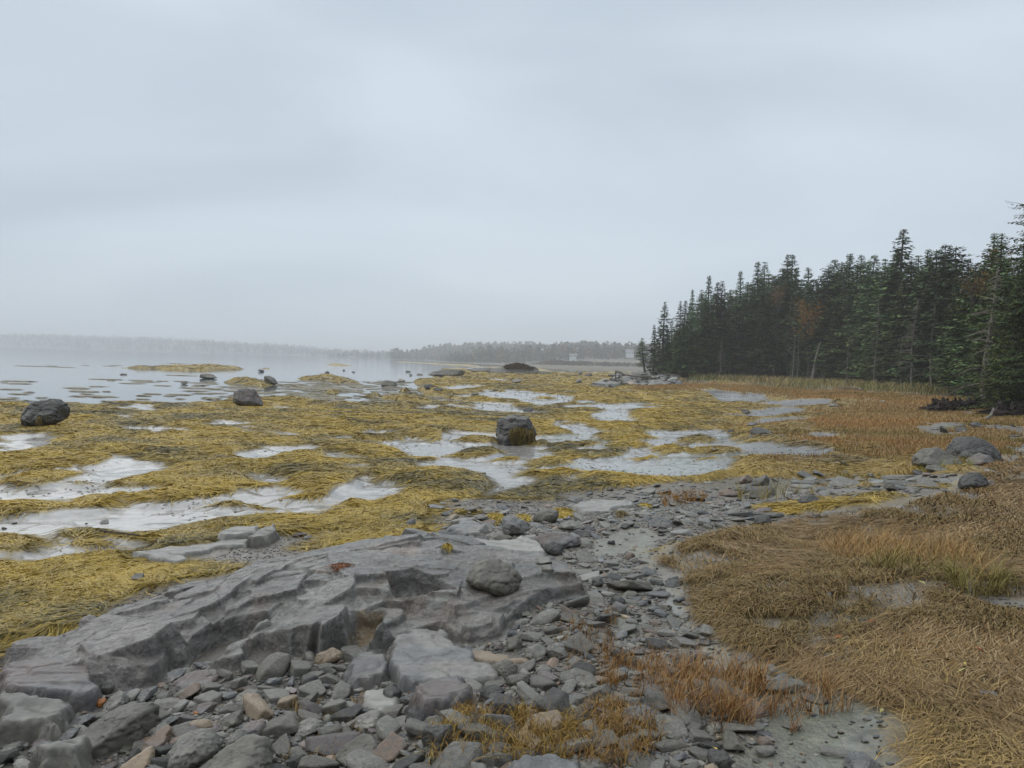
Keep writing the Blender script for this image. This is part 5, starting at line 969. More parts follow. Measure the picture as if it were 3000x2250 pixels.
addc(70000, 2.4, 11, -V_A, rad(30), .0125, .35, .5, lambda X, Y, R: ongr(X, Y, R), .008, .02, (.3, .6))
cand.sort(key=lambda t: -t[2])
grid = {}; CS = .25; keep = []
def cells_of(x, y, r):
    for i in range(int((x-r)//CS), int((x+r)//CS)+1):
        for j in range(int((y-r)//CS), int((y+r)//CS)+1): yield i, j
for (ex, ey, er) in EX:
    if er > 0 and math.hypot(ex, ey) < 40:
        for c in cells_of(ex, ey, er): grid.setdefault(c, []).append((ex, ey, er*1.1))
for (cx_, cy_, s, fl_) in cand:
    ok = True
    for c in cells_of(cx_, cy_, s):
        for (a, b_, r_) in grid.get(c, ()):
            if (a-cx_)**2+(b_-cy_)**2 < ((.72 if s > .025 else .6)*(r_+s))**2: ok = False; break
        if not ok: break
    if ok:
        keep.append((cx_, cy_, s, fl_))
        for c in cells_of(cx_, cy_, s): grid.setdefault(c, []).append((cx_, cy_, s))
keep = np.array(keep); print('stones', len(keep))
kd = np.hypot(keep[:, 0], keep[:, 1]); infr = np.abs(keep[:, 0])/keep[:, 1] < .655; vis = keep[:, 2]/kd*infr*(kd > 2.9); order = np.argsort(-vis)
ind = order[:290]; rest = order[290:]
KEYS = ['grey', 'dark', 'blue', 'brown', 'olive', 'mauve', 'pale', 'tan']; KP = [.50, .12, .07, .06, .14, .06, .03, .02]
KW = {'grey': 'grey', 'dark': 'dark', 'blue': 'bluish', 'brown': 'brown', 'olive': 'olive-grey', 'mauve': 'mauve', 'pale': 'pale', 'tan': 'tan'}
protoS = []
for i in range(28):
    gg = np.random.default_rng(900+i); rd = gg.random() < .3
    P, f = stone_shape(gg, 4, 1.0, 9 if rd else 45, int(gg.integers(5, 12)), .05); protoS.append((P, f, rd))
pm = {}
def rotm(gg, tilt):
    e = Matrix.Rotation(gg.uniform(0, 6.28), 3, 'Z') @ Matrix.Rotation(gg.normal(0, tilt), 3, 'X') @ Matrix.Rotation(gg.normal(0, tilt), 3, 'Y'); return e
ords = ['', 'second ', 'third ', 'fourth ', 'fifth ', 'sixth ', 'seventh ', 'eighth ', 'ninth ', 'tenth ', 'eleventh ', 'twelfth ', 'thirteenth ', 'fourteenth ', 'fifteenth ', 'sixteenth ']
cnt = {}; items = []
LANDN = [(a, b_, {'broad rounded': 'x'}.get(c, c)) for a, b_, c, w_ in LAND if w_ > .12]
SHORT = {'large rounded grey boulder sitting on the bedrock ledge': 'ledge-top boulder', 'big dark wedge-shaped boulder with pale sloping top in the near scree': 'wedge-shaped boulder', 'smooth wide slate slab in the centre foreground': 'smooth wide slab',
 'large smooth grey boulder at the bottom, right of the pair': 'bottom smooth boulder', 'long brown-grey boulder behind the ledge end': 'long brown-grey boulder', 'wide sloping grey boulder at the right of the shingle': 'wide sloping boulder',
 'long rounded boulder in the middle shingle strip': 'long rounded strip boulder', 'tallest grey boulder on the marsh, right of the olive one': 'tallest marsh boulder', 'dark round boulder alone at the hay margin': 'lone hay-margin boulder',
 'pointed olive boulder, right of the brown one at the shingle top': 'pointed olive boulder', 'tall angular boulder with pale crack at the bottom': 'pale-cracked boulder', 'heart-shaped flat grey stone left of the orange grass': 'heart-shaped stone',
 'broad slab with fretted edge, left of the smooth central slab': 'fretted broad slab', 'smooth sloping boulder with weed tuft at its side': 'tuft-side boulder', 'long pale wet slab in the far shingle': 'long pale wet slab', 'round brown cobble on wet sand by the hay corner': 'round hay-corner cobble',
 'dark square cobble in the right shingle': 'dark square cobble', 'half-buried grey boulder above the orange grass': 'half-buried boulder', 'jagged dark boulder in front of the big marsh pair': 'jagged dark boulder', 'round brown cobble on the green mud': 'green-mud cobble',
 'largest block of the split lower group': 'split block group', 'large rounded grey boulder with worn face, left of the bottom pair': 'worn-face boulder', 'dark slab boulder where the shingle strip meets the hay': 'strip-end slab boulder', 'round grey boulder right of the smooth wide slab': 'round slab-side boulder',
 'lower stepped slab at the near left corner': 'stepped corner slab', 'loose dark-sided slab tilted on the gravel patch': 'loose tilted slab', 'broad low olive boulder, left half of the big marsh pair': 'low olive marsh boulder', 'dark boulder behind the marsh pair, beside peat roots': 'root-side boulder',
 'pale slab hump beside the wet sand patch': 'pale slab hump', 'trapezoid grey-green stone in the scree': 'trapezoid scree stone', 'square grey stone, left of the shingle pair': 'square shingle stone', 'orange-buff block below the split ledge': 'orange-buff block', 'dark angular boulder on weed beside the wide pool': 'wide-pool boulder'}
LM = [(a, b_, SHORT[c]) for a, b_, c in LANDN if c in SHORT]
for ix in ind:
    cx_, cy_, s, fl_ = keep[ix]; gg = np.random.default_rng(5000+int(ix)); pi = int(gg.integers(len(protoS))); key = KEYS[gg.choice(8, p=KP)]
    if math.hypot(cx_, cy_) > 50: key = ['grey', 'blue', 'mauve'][int(gg.integers(3))]
    if pi not in pm: pm[pi] = mesh_np('stone', protoS[pi][0], protoS[pi][1], None, True)
    d_, j = min((math.hypot(a-cx_, b_-cy_), k) for k, (a, b_, c) in enumerate(LM)); a, b_, ph = LM[j]
    daz = math.atan2(cx_, cy_)-math.atan2(a, b_); dr = math.hypot(cx_, cy_)-math.hypot(a, b_)
    if abs(daz)*math.hypot(a, b_) > abs(dr): dr_ = 'right of' if daz > 0 else 'left of'
    else: dr_ = 'behind' if dr > 0 else 'in front of'
    if math.hypot(cx_, cy_) > 50: dr_ = 'on'; ph = 'stone point under the wood'
    shp_ = 'rounded' if protoS[pi][2] else ('flat' if fl_ < .42 else 'angular')
    items.append((d_ if dr_ != 'on' else math.atan2(cx_, cy_), cx_, cy_, s, fl_, gg, pi, key, dr_, ph, shp_))
items.sort(key=lambda t: t[0])
mats_ = {}
def stone_obj(x, y, z, s, fl_, gg, pi, key, label, group):
    mk = (pi, key)
    if mk not in mats_:
        m_ = pm[pi].copy(); m_.materials.append(M_rock[key]); mats_[mk] = m_
    o = bpy.data.objects.new('stone', mats_[mk]); sc.collection.objects.link(o)
    o.matrix_world = Matrix.Translation((x, y, z)) @ rotm(gg, .16).to_4x4() @ Matrix.Diagonal((s, s*.95, s*fl_, 1)); return tag(o, label, 'stone', group)
for (_, cx_, cy_, s, fl_, gg, pi, key, dr_, ph, shp_) in items:
    kk = (KW[key], dr_, ph, shp_); c = cnt.get(kk, 0); cnt[kk] = c+1
    if dr_ == 'on': lb = f'{shp_} {KW[key]} stone on the {ph}, {ords[c] if c else "first "}from its left'
    else: lb = f'{shp_} {KW[key]} stone {dr_} the {ph}, {ords[c]}nearest of its kind'
    stone_obj(cx_, cy_, hz(cx_, cy_)+s*fl_*.32, s, fl_, gg, pi, key, lb, 'loose stones of the shingle and scree')
# the rest as one mass
BC = {'grey': (.148, .142, .122), 'dark': (.07, .072, .074), 'blue': (.125, .128, .125), 'brown': (.17, .12, .085), 'olive': (.12, .118, .09), 'mauve': (.155, .125, .12), 'pale': (.25, .24, .215), 'tan': (.26, .205, .14)}
for nm, subs in (('n', 2), ('f', 1)):
    pr = [stone_shape(np.random.default_rng(1200+i), subs, 1.0, 45, 8, .04) for i in range(20)]
    sel = [i for i in rest if (vis[i] > .006) == (nm == 'n')]
    if nm == 'n': Vn = []; Fn = []; Cn = []; off = 0
    for ix in sel:
        cx_, cy_, s, fl_ = keep[ix]; gg = np.random.default_rng(9000+int(ix)); P, f = pr[int(gg.integers(20))]
        R = np.array(rotm(gg, .22)); P = (P*np.array([s, s*.95, s*fl_]))@R.T+np.array([cx_, cy_, 0]); zc = float(0)
        Vn.append(P); Fn.append(f+off); off += len(P); cc = np.array(BC[KEYS[gg.choice(8, p=KP)]])*gg.uniform(.55, 1.35); Cn.append(np.tile(cc, (len(P), 1)))
zz = lerp_grid(Zg, keep[:, 0], keep[:, 1])
o_ = 0; order2 = [i for i in rest if vis[i] > .006]+[i for i in rest if not vis[i] > .006]
for k_, ix in enumerate(order2): Vn[k_][:, 2] += zz[ix]+keep[ix][2]*keep[ix][3]*.3
V = np.concatenate(Vn); Fa = np.concatenate(Fn); Cn = np.concatenate(Cn)
me = mesh_np('shingle', V, Fa, Cn, False); tag(link('shingle', me, M_gravel), 'small loose beach stones and grit of the shingle', kind='stuff')
print('shingle faces', len(Fa))
# ------------------------------------------------------------------ seaweed hanging on boulders, tufts on stones
def tuft(frame, pts, n, label, L=(.08, .2), spread=1.0, hang=True, seed=0, name='seaweed_tuft', pal=None, hero_t=None, cat='seaweed'):
    """strands rooted on a rock surface point, falling over it"""
    g = np.random.default_rng(seed); P = np.array(px(frame, pts)); cxy = P.mean(0)
    if hero_t is not None:
        Wp, ff, d, Xd, Zd = hero_t
        rel = Wp-np.array([0, 0, CAMZ]); zc = rel@fwd; qx = 1500+F*(rel@RT)/zc; qy = 1125-F*(rel@UP)/zc
        fr_ = rel@d < np.median(rel@d)
    N = n; X0 = []; tr_ = 0
    poly2 = P
    bb0, bb1 = P.min(0), P.max(0); roots = []
    while len(roots) < N and tr_ < N*30:
        tr_ += 1; a = g.uniform(bb0[0], bb1[0]); b_ = g.uniform(bb0[1], bb1[1])
        if sdist(P, np.array([a]), np.array([b_]))[0] < 0: continue
        if hero_t is not None:
            k = np.argmin(np.where(fr_, (qx-a)**2+(qy-b_)**2, 1e9)); roots.append(Wp[k])
        else:
            x_, y_, z_ = atg(a, b_); roots.append((x_, y_, z_))
    roots = np.array(roots); c = roots.mean(0); N = len(roots); K = 6
    L_ = g.uniform(*L, N); Pp = []
    if hero_t is not None:
        dirv = -np.array([d[0], d[1], 0]); dirv /= np.linalg.norm(dirv)
        side = g.normal(0, .25, N)
        for k in range(K):
            t = k/(K-1); Pp.append(roots+dirv*(.02+.05*np.sin(t*2.2))*np.ones((N, 1))+np.cross(dirv, [0, 0, 1])*(side*t*L_*.5)[:, None]+np.array([0, 0, -1])*(t*L_)[:, None]+g.normal(0, .006, (N, 3)))
        for q in Pp: q[:, 2] = np.maximum(q[:, 2], hz(c[0]+dirv[0]*.2, c[1]+dirv[1]*.2)+.01)
    else:
        ra = roots-c; sz = np.hypot(ra[:, 0], ra[:, 1]); mr = sz.max()+1e-6; out_ = np.arctan2(ra[:, 1], ra[:, 0]); ang = np.where(g.random(N) < .5, g.uniform(0, 6.28, N), out_+g.normal(0, .8, N)); L_ = L_*.8; zb = np.median(roots[:, 2])
        pos = roots.copy()
        for k in range(K):
            t = k/(K-1); q = pos.copy(); dd_ = np.hypot(q[:, 0]-c[0], q[:, 1]-c[1])/(mr+L[1]*.5); q[:, 2] = roots[:, 2]*.5+zb*.5+seed_lift*np.clip(1-dd_**2, 0, 1)+.012*g.random(N)-.01*t; Pp.append(q)
            ang = ang+g.normal(0, .35, N); pos[:, 0] += np.cos(ang)*L_/(K-1); pos[:, 1] += np.sin(ang)*L_/(K-1)
    Pp = np.stack(Pp, 1); D = np.gradient(Pp, axis=1); 
    sx = np.cross(D, np.array([0, 0, 1])+g.normal(0, .6, (N, 1, 3))); sx /= np.linalg.norm(sx, axis=-1, keepdims=True) if False else (np.linalg.norm(sx, axis=-1, keepdims=True)+1e-9)
    dist = np.linalg.norm(c); wd_ = (.004+.0006*dist)*np.linspace(1, .4, K)[None, :, None]*.5
    V = np.stack([Pp-sx*wd_, Pp+sx*wd_], 2).reshape(-1, 3); b0 = (np.arange(N)*K*2)[:, None]+(np.arange(K-1)*2)[None, :]
    Fq = np.stack([b0, b0+1, b0+3, b0+2], -1).reshape(-1, 4)
    pal = np.array(pal if pal is not None else [(.42, .29, .05), (.32, .22, .04), (.2, .15, .035)]); col = np.repeat(pal[g.integers(0, len(pal), N)]*(.7+.6*g.random((N, 1))), K*2, axis=0)
    me = mesh_np(name, V-c, Fq, col, True); return tag(link(name, me, M_weed, None, c), label, cat)
seed_lift = 0
dkp = [(.2, .14, .035), (.13, .1, .03), (.27, .19, .045), (.09, .07, .025)]
tuft('Z3', [(1312, 680), (1350, 664), (1420, 670), (1440, 690), (1420, 730), (1360, 740), (1320, 720)], 520, 'brown seaweed curtain hanging on the black boulder front', (.15, .32), hero_t=t3, seed=1, name='seaweed_curtain', pal=dkp)
tuft('Z3', [(1435, 690), (1460, 660), (1472, 690), (1476, 740), (1440, 735)], 300, 'thin weed fringe on the right edge of the black boulder', (.12, .28), hero_t=t3, seed=2, name='seaweed_curtain', pal=dkp)
tuft('Z2', [(235, 715), (262, 705), (268, 735), (238, 745)], 160, 'small weed strand hanging on the broad shore boulder', (.1, .22), hero_t=t1, seed=3, name='seaweed_curtain', pal=dkp)
yp = [(.5, .36, .05), (.42, .3, .04), (.35, .24, .04)]
seed_lift = .05
tuft('Y6', [(1395, 330), (1440, 320), (1480, 340), (1488, 372), (1440, 385), (1400, 372)], 900, 'yellow weed tuft beside the smooth sloping boulder', (.05, .13), seed=5, pal=yp)
seed_lift = .09
tuft('Y6', [(958, 400), (980, 378), (1015, 375), (1033, 400), (1000, 425)], 700, 'round yellow weed tuft on a brown stone', (.04, .1), seed=6, pal=yp)
seed_lift = .06
tuft('Y6', [(1140, 372), (1180, 368), (1218, 400), (1180, 412)], 300, 'yellow weed patch on the slate hump', (.04, .1), seed=7, pal=yp)
seed_lift = .05
tuft('Y6', [(1940, 300), (1965, 292), (2000, 310), (1960, 320)], 200, 'yellow weed tuft right of the long pale slab', (.04, .1), seed=8, pal=yp)
tuft('Y6', [(1780, 360), (1810, 342), (1835, 355), (1815, 375)], 220, 'olive weed tuft below the long pale slab', (.04, .09), seed=9, pal=dkp)
tuft('Y6', [(655, 580), (690, 570), (712, 590), (680, 600)], 130, 'small orange weed scrap on the ledge back', (.03, .07), seed=10, pal=yp)
seed_lift = .01
tuft('Z5', [(360, 445), (400, 425), (462, 430), (400, 450)], 150, 'rusty brown weed scrap on the ledge crest', (.04, .1), seed=12, pal=[(.25, .08, .02), (.15, .06, .02)])
tuft('Z5', [(180, 660-130), (270, 500), (300, 470), (270, 520)], 0, '', seed=13) if False else None
# floating weed on the bay
g = np.random.default_rng(31); Vn = []; Fn = []; off = 0
zones = [((0, 470), (2212, 620), 60), ((1100, 480), (2212, 600), 60), ((300, 370), (900, 400), 8), ((1900, 500), (2212, 600), 40)]
pts = []
for (a0, b0), (a1, b1), n in zones:
    for _ in range(n): pts.append(px('Z2', [(g.uniform(a0, a1), g.uniform(b0, b1))])[0])
for _ in range(150): pts.append(px('Z3', [(g.uniform(0, 900), g.uniform(370, 520))])[0])
for z2 in [(220, 383), (130, 481), (700, 469), (550, 548), (610, 578), (80, 611), (1160, 443), (1170, 366), (1280, 626), (750, 614), (1180, 627), (2150, 603)]: pts += [px('Z2', [(z2[0]+dx, z2[1]+dx*.03)])[0] for dx in (-50, -15, 20, 55)]
for p_, q_ in pts:
    x_, y_ = onz(p_, q_, WL)
    if sdist(BAY, np.array([x_]), np.array([y_]))[0] < .3: continue
    dd = math.hypot(x_, y_); L = g.uniform(.003, .010)*dd; n = 14; th = np.linspace(0, 6.28, n, endpoint=False)
    r_ = 1+.35*g.normal(0, 1, n); Pq = np.stack([x_+np.cos(th)*L*r_*1.5, y_+np.sin(th)*L*r_*.9, np.full(n, WL+.012)], -1)
    Pt = np.stack([x_+np.cos(th)*L*r_*.9, y_+np.sin(th)*L*r_*.54, np.full(n, WL+.03)+.02*g.random(n)], -1); cpt = np.array([[x_, y_, WL+.045]])
    Vn.append(np.vstack([Pq, Pt, cpt])); i0 = np.arange(n); i1 = (i0+1) % n
    Fn.append(np.vstack([np.stack([i0, i1, i1+n], -1), np.stack([i0, i1+n, i0+n], -1), np.stack([i0+n, i1+n, np.full(n, 2*n)], -1)])+off); off += 2*n+1
V = np.concatenate(Vn); me = mesh_np('floating_weed', V, np.concatenate(Fn), np.tile(np.array([.12, .095, .035]), (len(V), 1)), False)
tag(link('floating_weed', me, M_weed), 'thin patches of rockweed floating on the calm bay', kind='stuff')
# flecks on mud
X, Y, R1, g = scatter(70000, 4, 50, -V_A, V_A, 81, -.2); mv = lerp_grid(GR['mud'], X, Y); k = (mv > .02) & (lerp_grid(GR['bay'], X, Y) < 0) & (fb(X*.7, Y*.7, 3, 83)*.8+g.random(len(X)) > .55+.35*(X < 0)); X, Y, R1 = X[k], Y[k], R1[k]; N = len(X)
th = g.uniform(0, 6.28, N); L = (.008+.0012*R1)*g.uniform(.5, 1.6, N); z0 = lerp_grid(Zg, X, Y); an = np.array([0, 2.1, 4.2])
V = np.concatenate([np.stack([np.stack([X+np.cos(th+a)*L, Y+np.sin(th+a)*L*.7, z0+.001+.004*g.random(N)], -1) for a in an], 1), np.stack([X, Y, z0+.35*L], -1)[:, None]], 1).reshape(-1, 3)
b0 = np.arange(N)*4; Fq = np.concatenate([np.stack([b0, b0+1, b0+3], -1), np.stack([b0+1, b0+2, b0+3], -1), np.stack([b0+2, b0, b0+3], -1)])
cc = np.array([(.08, .075, .065), (.14, .11, .05), (.2, .2, .19)])[g.integers(0, 3, N)]
tag(link('shell_grit', mesh_np('shell_grit', V, Fq, np.repeat(cc, 4, axis=0), False), M_gravel), 'dark shell bits and weed crumbs on the wet mud', kind='stuff')

# ------------------------------------------------------------------ spruces
def tube(pts, rads, n=7):
    V = []; Fq = []; pts = [np.array(p, float) for p in pts]
    for i, p in enumerate(pts):
        d = pts[min(i+1, len(pts)-1)]-pts[max(i-1, 0)]; d /= np.linalg.norm(d)+1e-9; a = np.cross(d, [.3, .9, .1]); a /= np.linalg.norm(a)+1e-9; b_ = np.cross(d, a)
        for k in range(n): t = 6.2832*k/n; V.append(p+rads[i]*(a*math.cos(t)+b_*math.sin(t)))
    for i in range(len(pts)-1):
        for k in range(n): Fq.append((i*n+k, i*n+(k+1) % n, (i+1)*n+(k+1) % n, (i+1)*n+k))
    return np.array(V), np.array(Fq)
def spruce(seed, Ht=10., W=1.9, cb=.12, dens=1.0, leaf=.26, thin=0., colr=(.056, .098, .038), lean=0., dead=.25, tipc=(.07, .1, .035), ragged=.35, pw=.85):
    g = np.random.default_rng(seed); tv = []; off = 0; tf_ = []; W = W*1.3
    def add(v, f):
        nonlocal off
        tv.append(v); tf_.append(f+off); off += len(v)
    bend = g.normal(0, .12)
    def tx(t): return np.array([lean*Ht*t+bend*math.sin(t*3), bend*.6*math.sin(t*2.3), Ht*t])
    add(*tube([tx(t) for t in np.linspace(0, 1, 12)], [.016*Ht*(1-.95*t)+.006 for t in np.linspace(0, 1, 12)], 8))
    Q = []; QC = []
    nw = int(Ht*5*dens); h = cb
    for i in range(nw):
        t = cb+(1-cb)*((i+g.random()*.7)/nw); 
        if t > .995: continue
        nb = int(g.integers(4, 7)); a0 = g.uniform(0, 6.28); rad_ = W*((1-t)**pw)*(1.0 if t > cb+.12 else .65+.35*(t-cb)/.12)
        for j in range(nb):
            if g.random() < thin*(1-.4*t): continue
            az = a0+6.283*j/nb+g.normal(0, .25); L = max(.06, rad_*(1-ragged*g.random())*(.72+.5*math.sin(az*1.0+t*7+seed)*math.sin(t*19+seed*2+az*.5)+.15*math.sin(t*43+az*2))); el = .35*(t-.45)+g.normal(0, .1); o = tx(t); dr = np.array([math.cos(az), math.sin(az), 0])
            nst = max(2, int(L/(leaf*.55))); P = [o]; 
            for k in range(nst+1):
                s = (k+1)/(nst+1); P.append(o+dr*L*s+np.array([0, 0, L*(el*s-.32*s*s+.22*s**3*1.2)]))
            if L > .7: add(*tube([P[0], P[len(P)//2], P[-1]], [.02, .013, .004], 3))
            for k in range(1, len(P)):
                s = k/(len(P)-1)
                if s < .25 and L > 1: continue
                p = P[k]; wd_ = leaf*(1.25-.7*s)*(.36+.64*min(1, rad_/(.5*W)))
                side = np.array([-dr[1], dr[0], 0])
                for sg in (-1, 1, 0):
                    if g.random() < .12: continue
                    dv = dr*g.uniform(.5, 1.0)+side*sg*g.uniform(.5, 1.0)+np.array([0, 0, g.uniform(-.5, .05)]); dv /= np.linalg.norm(dv)
                    ll_ = wd_*g.uniform(.8, 1.5)*(.8 if sg == 0 else 1); nrm = np.array([g.normal(0, .35), g.normal(0, .35), 1.]); pe = np.cross(dv, nrm); pe /= np.linalg.norm(pe); pe *= ll_*.27
                    b_ = p+g.normal(0, leaf*.12, 3); m_ = b_+dv*ll_*.55; e_ = b_+dv*ll_+np.array([0, 0, -.12*ll_])
                    Q.append((b_, m_+pe, e_, m_-pe)); c = np.array(colr)*(1-.0*s)+(np.array(tipc)-np.array(colr))*(s**2)*g.random(); QC.append(c*1.25*g.uniform(.6, 1.4))
    for k in range(int(14*dead*4)):
        t = g.uniform(.05, max(cb+.15, .2)); az = g.uniform(0, 6.28); L = W*g.uniform(.25, .7); o = tx(t); add(*tube([o, o+np.array([math.cos(az)*L, math.sin(az)*L, -.15*L+g.normal(0, .1)])], [.014, .004], 3))
    Q = np.array(Q).reshape(-1, 3); f = np.arange(len(Q)).reshape(-1, 4); C = np.repeat(np.array(QC), 4, axis=0)
    # leader tuft
    return mesh_np('spruce_trunk', np.concatenate(tv), np.concatenate(tf_), None, True), mesh_np('spruce_crown', Q, f, C, False)
protoT = []
for i, (H0, W0, cb, dn, th, col, rg, pw) in enumerate([(11, 2.0, .10, 1.0, .05, (.056, .098, .038), .3, .85), (12, 1.9, .16, .9, .12, (.062, .10, .044), .4, .75), (10, 2.2, .04, 1.1, .0, (.05, .098, .035), .3, .9),
        (12, 1.6, .22, .8, .25, (.06, .08, .05), .45, .7), (13, 2.3, .12, .95, .08, (.056, .10, .032), .35, .65), (9, 1.5, .08, 1.0, .1, (.048, .095, .035), .35, .9), (11, 2.1, .3, .75, .35, (.075, .088, .055), .5, .6), (12, 2.0, .05, 1.0, .05, (.064, .108, .032), .35, .8), (12, 2.3, .2, .9, .15, (.06, .105, .045), .5, .5), (13, 2.1, .25, .8, .2, (.065, .10, .05), .6, .55), (11, 1.8, .12, 1.1, .05, (.055, .11, .038), .25, 1.0), (11, 2.4, .28, .8, .2, (.07, .115, .045), .55, .6)]):
    a, b_ = spruce(3000+i, H0, W0, cb, dn, .37, th, col, 0, .3, (.115, .14, .045), rg, pw); a.materials.append(M_bark); b_.materials.append(M_spruce); protoT.append((a, b_, H0, W0))
VAR = {4: [4, 8, 9], 1: [1, 10, 5], 0: [0, 10, 0], 2: [2, 8, 0], 6: [6, 11, 9], 7: [7, 11, 7], 3: [3, 3, 10], 5: [5, 5, 10]}
print('spruce faces', [len(b_.polygons) for _, b_, _, _ in protoT])
def topz(p, q, x, y):
    """height of the point above (x, y) seen at picture row q"""
    lo, hi = -1, 40
    for _ in range(40):
        m = (lo+hi)/2; r = np.array([x, y, m-CAMZ]); zz_ = 1125-F*(r@UP)/(r@fwd)
        if zz_ > q: lo = m
        else: hi = m
    return lo
EDGE = [(1880, 1103), (1950, 1107), (2050, 1107), (2300, 1113), (2560, 1130), (2760, 1148), (2900, 1180)]
def edgeq(p): return float(np.interp(p, [a for a, _ in EDGE], [b_ for _, b_ in EDGE]))
def place_tree(p, topq, back, label, pi, group='spruces of the shore wood', q=None, widen=1.0, lean=0, name='spruce_tree'):
    q = q or edgeq(p); x_, y_, z_ = atg(p, q); dd = math.hypot(x_, y_); s = (dd+back)/dd; x_, y_ = x_*s, y_*s; z_ = hz(x_, y_)
    h = topz(p, topq, x_, y_)-z_; pi = random.choice(VAR[pi]); a, b_, H0, W0 = protoT[pi]; widen *= random.uniform(1.0, 1.5); k = h/H0; kw = k*widen*(1.3 if h < 7 else 1.18)
    g_ = random.uniform(0, 6.28)
    t = thing(name, label, 'spruce', (x_, y_, z_-.05), group); t.rotation_euler = (0, lean, 0)
    for nm, me in (('trunk', a), ('crown', b_)):
        o = bpy.data.objects.new(nm, me); sc.collection.objects.link(o); o.parent = t; o.scale = (kw, kw, k); o.rotation_euler = (0, 0, g_)
    return t
sky_ = [(168, 900, 6), (205, 830, 5), (262, 705, 3), (300, 800, 1), (342, 700, 3), (372, 700, 5), (402, 640, 0), (452, 640, 3), (495, 565, 0), (540, 600, 0), (562, 595, 1), (610, 640, 2), (655, 540, 0), (700, 600, 2), (745, 490, 0), (790, 492, 1), (838, 560, 2), (880, 520, 4), (910, 450, 0), (932, 450, 0), (968, 520, 1), (1020, 520, 0), (1060, 580, 2),
        (1100, 560, 4), (1135, 530, 4), (1165, 475, 4), (1205, 490, 4), (1250, 445, 1), (1300, 450, 4), (1340, 490, 2), (1378, 450, 4), (1425, 475, 1), (1470, 490, 4), (1525, 312, 0), (1570, 480, 4), (1612, 455, 1), (1660, 420, 0), (1710, 420, 4), (1760, 392, 4), (1815, 402, 4), (1870, 470, 1), (1920, 500, 2), (1962, 480, 2), (2010, 332, 0), (2045, 332, 0), (2090, 480, 1), (2140, 520, 2), (2190, 500, 2)]
onames = ['first', 'second', 'third', 'fourth', 'fifth', 'sixth', 'seventh', 'eighth', 'ninth', 'tenth', 'eleventh', 'twelfth', 'thirteenth', 'fourteenth', 'fifteenth', 'sixteenth', 'seventeenth', 'eighteenth', 'nineteenth', 'twentieth',
          'twenty-first', 'twenty-second', 'twenty-third', 'twenty-fourth', 'twenty-fifth', 'twenty-sixth', 'twenty-seventh', 'twenty-eighth', 'twenty-ninth', 'thirtieth', 'thirty-first', 'thirty-second', 'thirty-third', 'thirty-fourth', 'thirty-fifth', 'thirty-sixth', 'thirty-seventh', 'thirty-eighth', 'thirty-ninth', 'fortieth', 'forty-first', 'forty-second', 'forty-third', 'forty-fourth', 'forty-fifth', 'forty-sixth', 'forty-seventh', 'forty-eighth', 'forty-ninth', 'fiftieth', 'fifty-first', 'fifty-second', 'fifty-third', 'fifty-fourth', 'fifty-fifth', 'fifty-sixth', 'fifty-seventh', 'fifty-eighth']
spec = {0: 'small leaning spruce at the seaward tip of the wood', 2: 'sparse pale spruce standing out at the seaward end of the wood', 33: 'tallest pointed spruce rising above the middle of the wood', 43: 'left of the twin pointed spruces near the right end', 44: 'right of the twin pointed spruces near the right end'}
for i, (zx, zy, pi) in enumerate(sky_):
    p_, q_ = px('Z1', [(zx, zy)])[0]
    lb = spec.get(i, f'dark spruce whose top is {onames[i]} from the seaward end of the skyline')
    back = 1.0 if zx < 270 else random.uniform(3.5, 9) if i % 2 else random.uniform(2, 5)
    place_tree(p_, q_, back, lb, pi if not (zx > 300 and pi == 0 and i % 3 == 0) else 0, widen=1.05 if zx > 1060 else .95, lean=-.12 if i == 0 else 0)
skx = [a for a, _, _ in sky_]; skq = [b_ for _, b_, _ in sky_]
fx = 235; i = 0
while fx < 2150:
    top = float(np.interp(fx, skx, skq)); p_, _ = px('Z1', [(fx, 0)])[0]; top = max(top+50, top+(1120-top)*random.uniform(.12, .6)); q_ = px('Z1', [(0, top)])[0][1]
    place_tree(p_, q_, random.uniform(.6, 3), f'front-row spruce of the wood edge, {onames[i]} from the seaward end', random.choice([0, 1, 3, 3, 5, 7, 7, 6, 6]), 'front row of the shore wood', widen=1.1)
    fx += random.uniform(30, 52); i += 1
print('front row', i)
# deeper rows, seen only as darkness between the others
fx = 330; n_ = 0
while fx < 2230:
    top = float(np.interp(fx, skx, skq))+random.uniform(25, 90); p_, q_ = px('Z1', [(fx, top)])[0]
    place_tree(p_, q_, random.uniform(9, 16), f'shaded inner spruce behind the skyline row, {onames[n_]} of the inner ones from the seaward end', random.choice([2, 4, 4, 7]), 'spruces deep inside the wood', widen=1.25); fx += random.uniform(45, 75); n_ += 1
# near spruces at the right
def big(seed, p, q, topq, W, label, leaf, dens, col, tip, cb=.03, thin=.05, name='spruce_tree'):
    x_, y_, z_ = atg(p, q); h = topz(p, topq, x_, y_)-z_
    a, b_ = spruce(seed, h, W, cb, dens, leaf, thin, col, 0, .6, tip, .45, .6)
    t = thing(name, label, 'spruce', (x_, y_, z_-.05), 'near spruces'); link('trunk', a, M_bark, t); link('crown', b_, M_spruce, t); return t
big(71, 3052, 1215, 470, 3.1, 'tall dark spruce cut off by the right margin', .17, 2.7, (.035, .06, .02), (.09, .12, .03), thin=.03)
big(75, 2995, 1185, 690, 2.3, 'dense dark spruce left of the one cut by the margin', .16, 2.2, (.035, .062, .02), (.08, .11, .03), thin=.03)
big(72, 2930, 1200, 985, 1.6, 'bright green young spruce at the foot of the tall dark one', .13, 2.4, (.055, .085, .016), (.15, .18, .03), cb=.0)
big(73, 2960, 1214, 1090, .95, 'low yellowish spruce bush beside the peat roots', .1, 3.0, (.06, .08, .02), (.14, .15, .03), cb=.0)
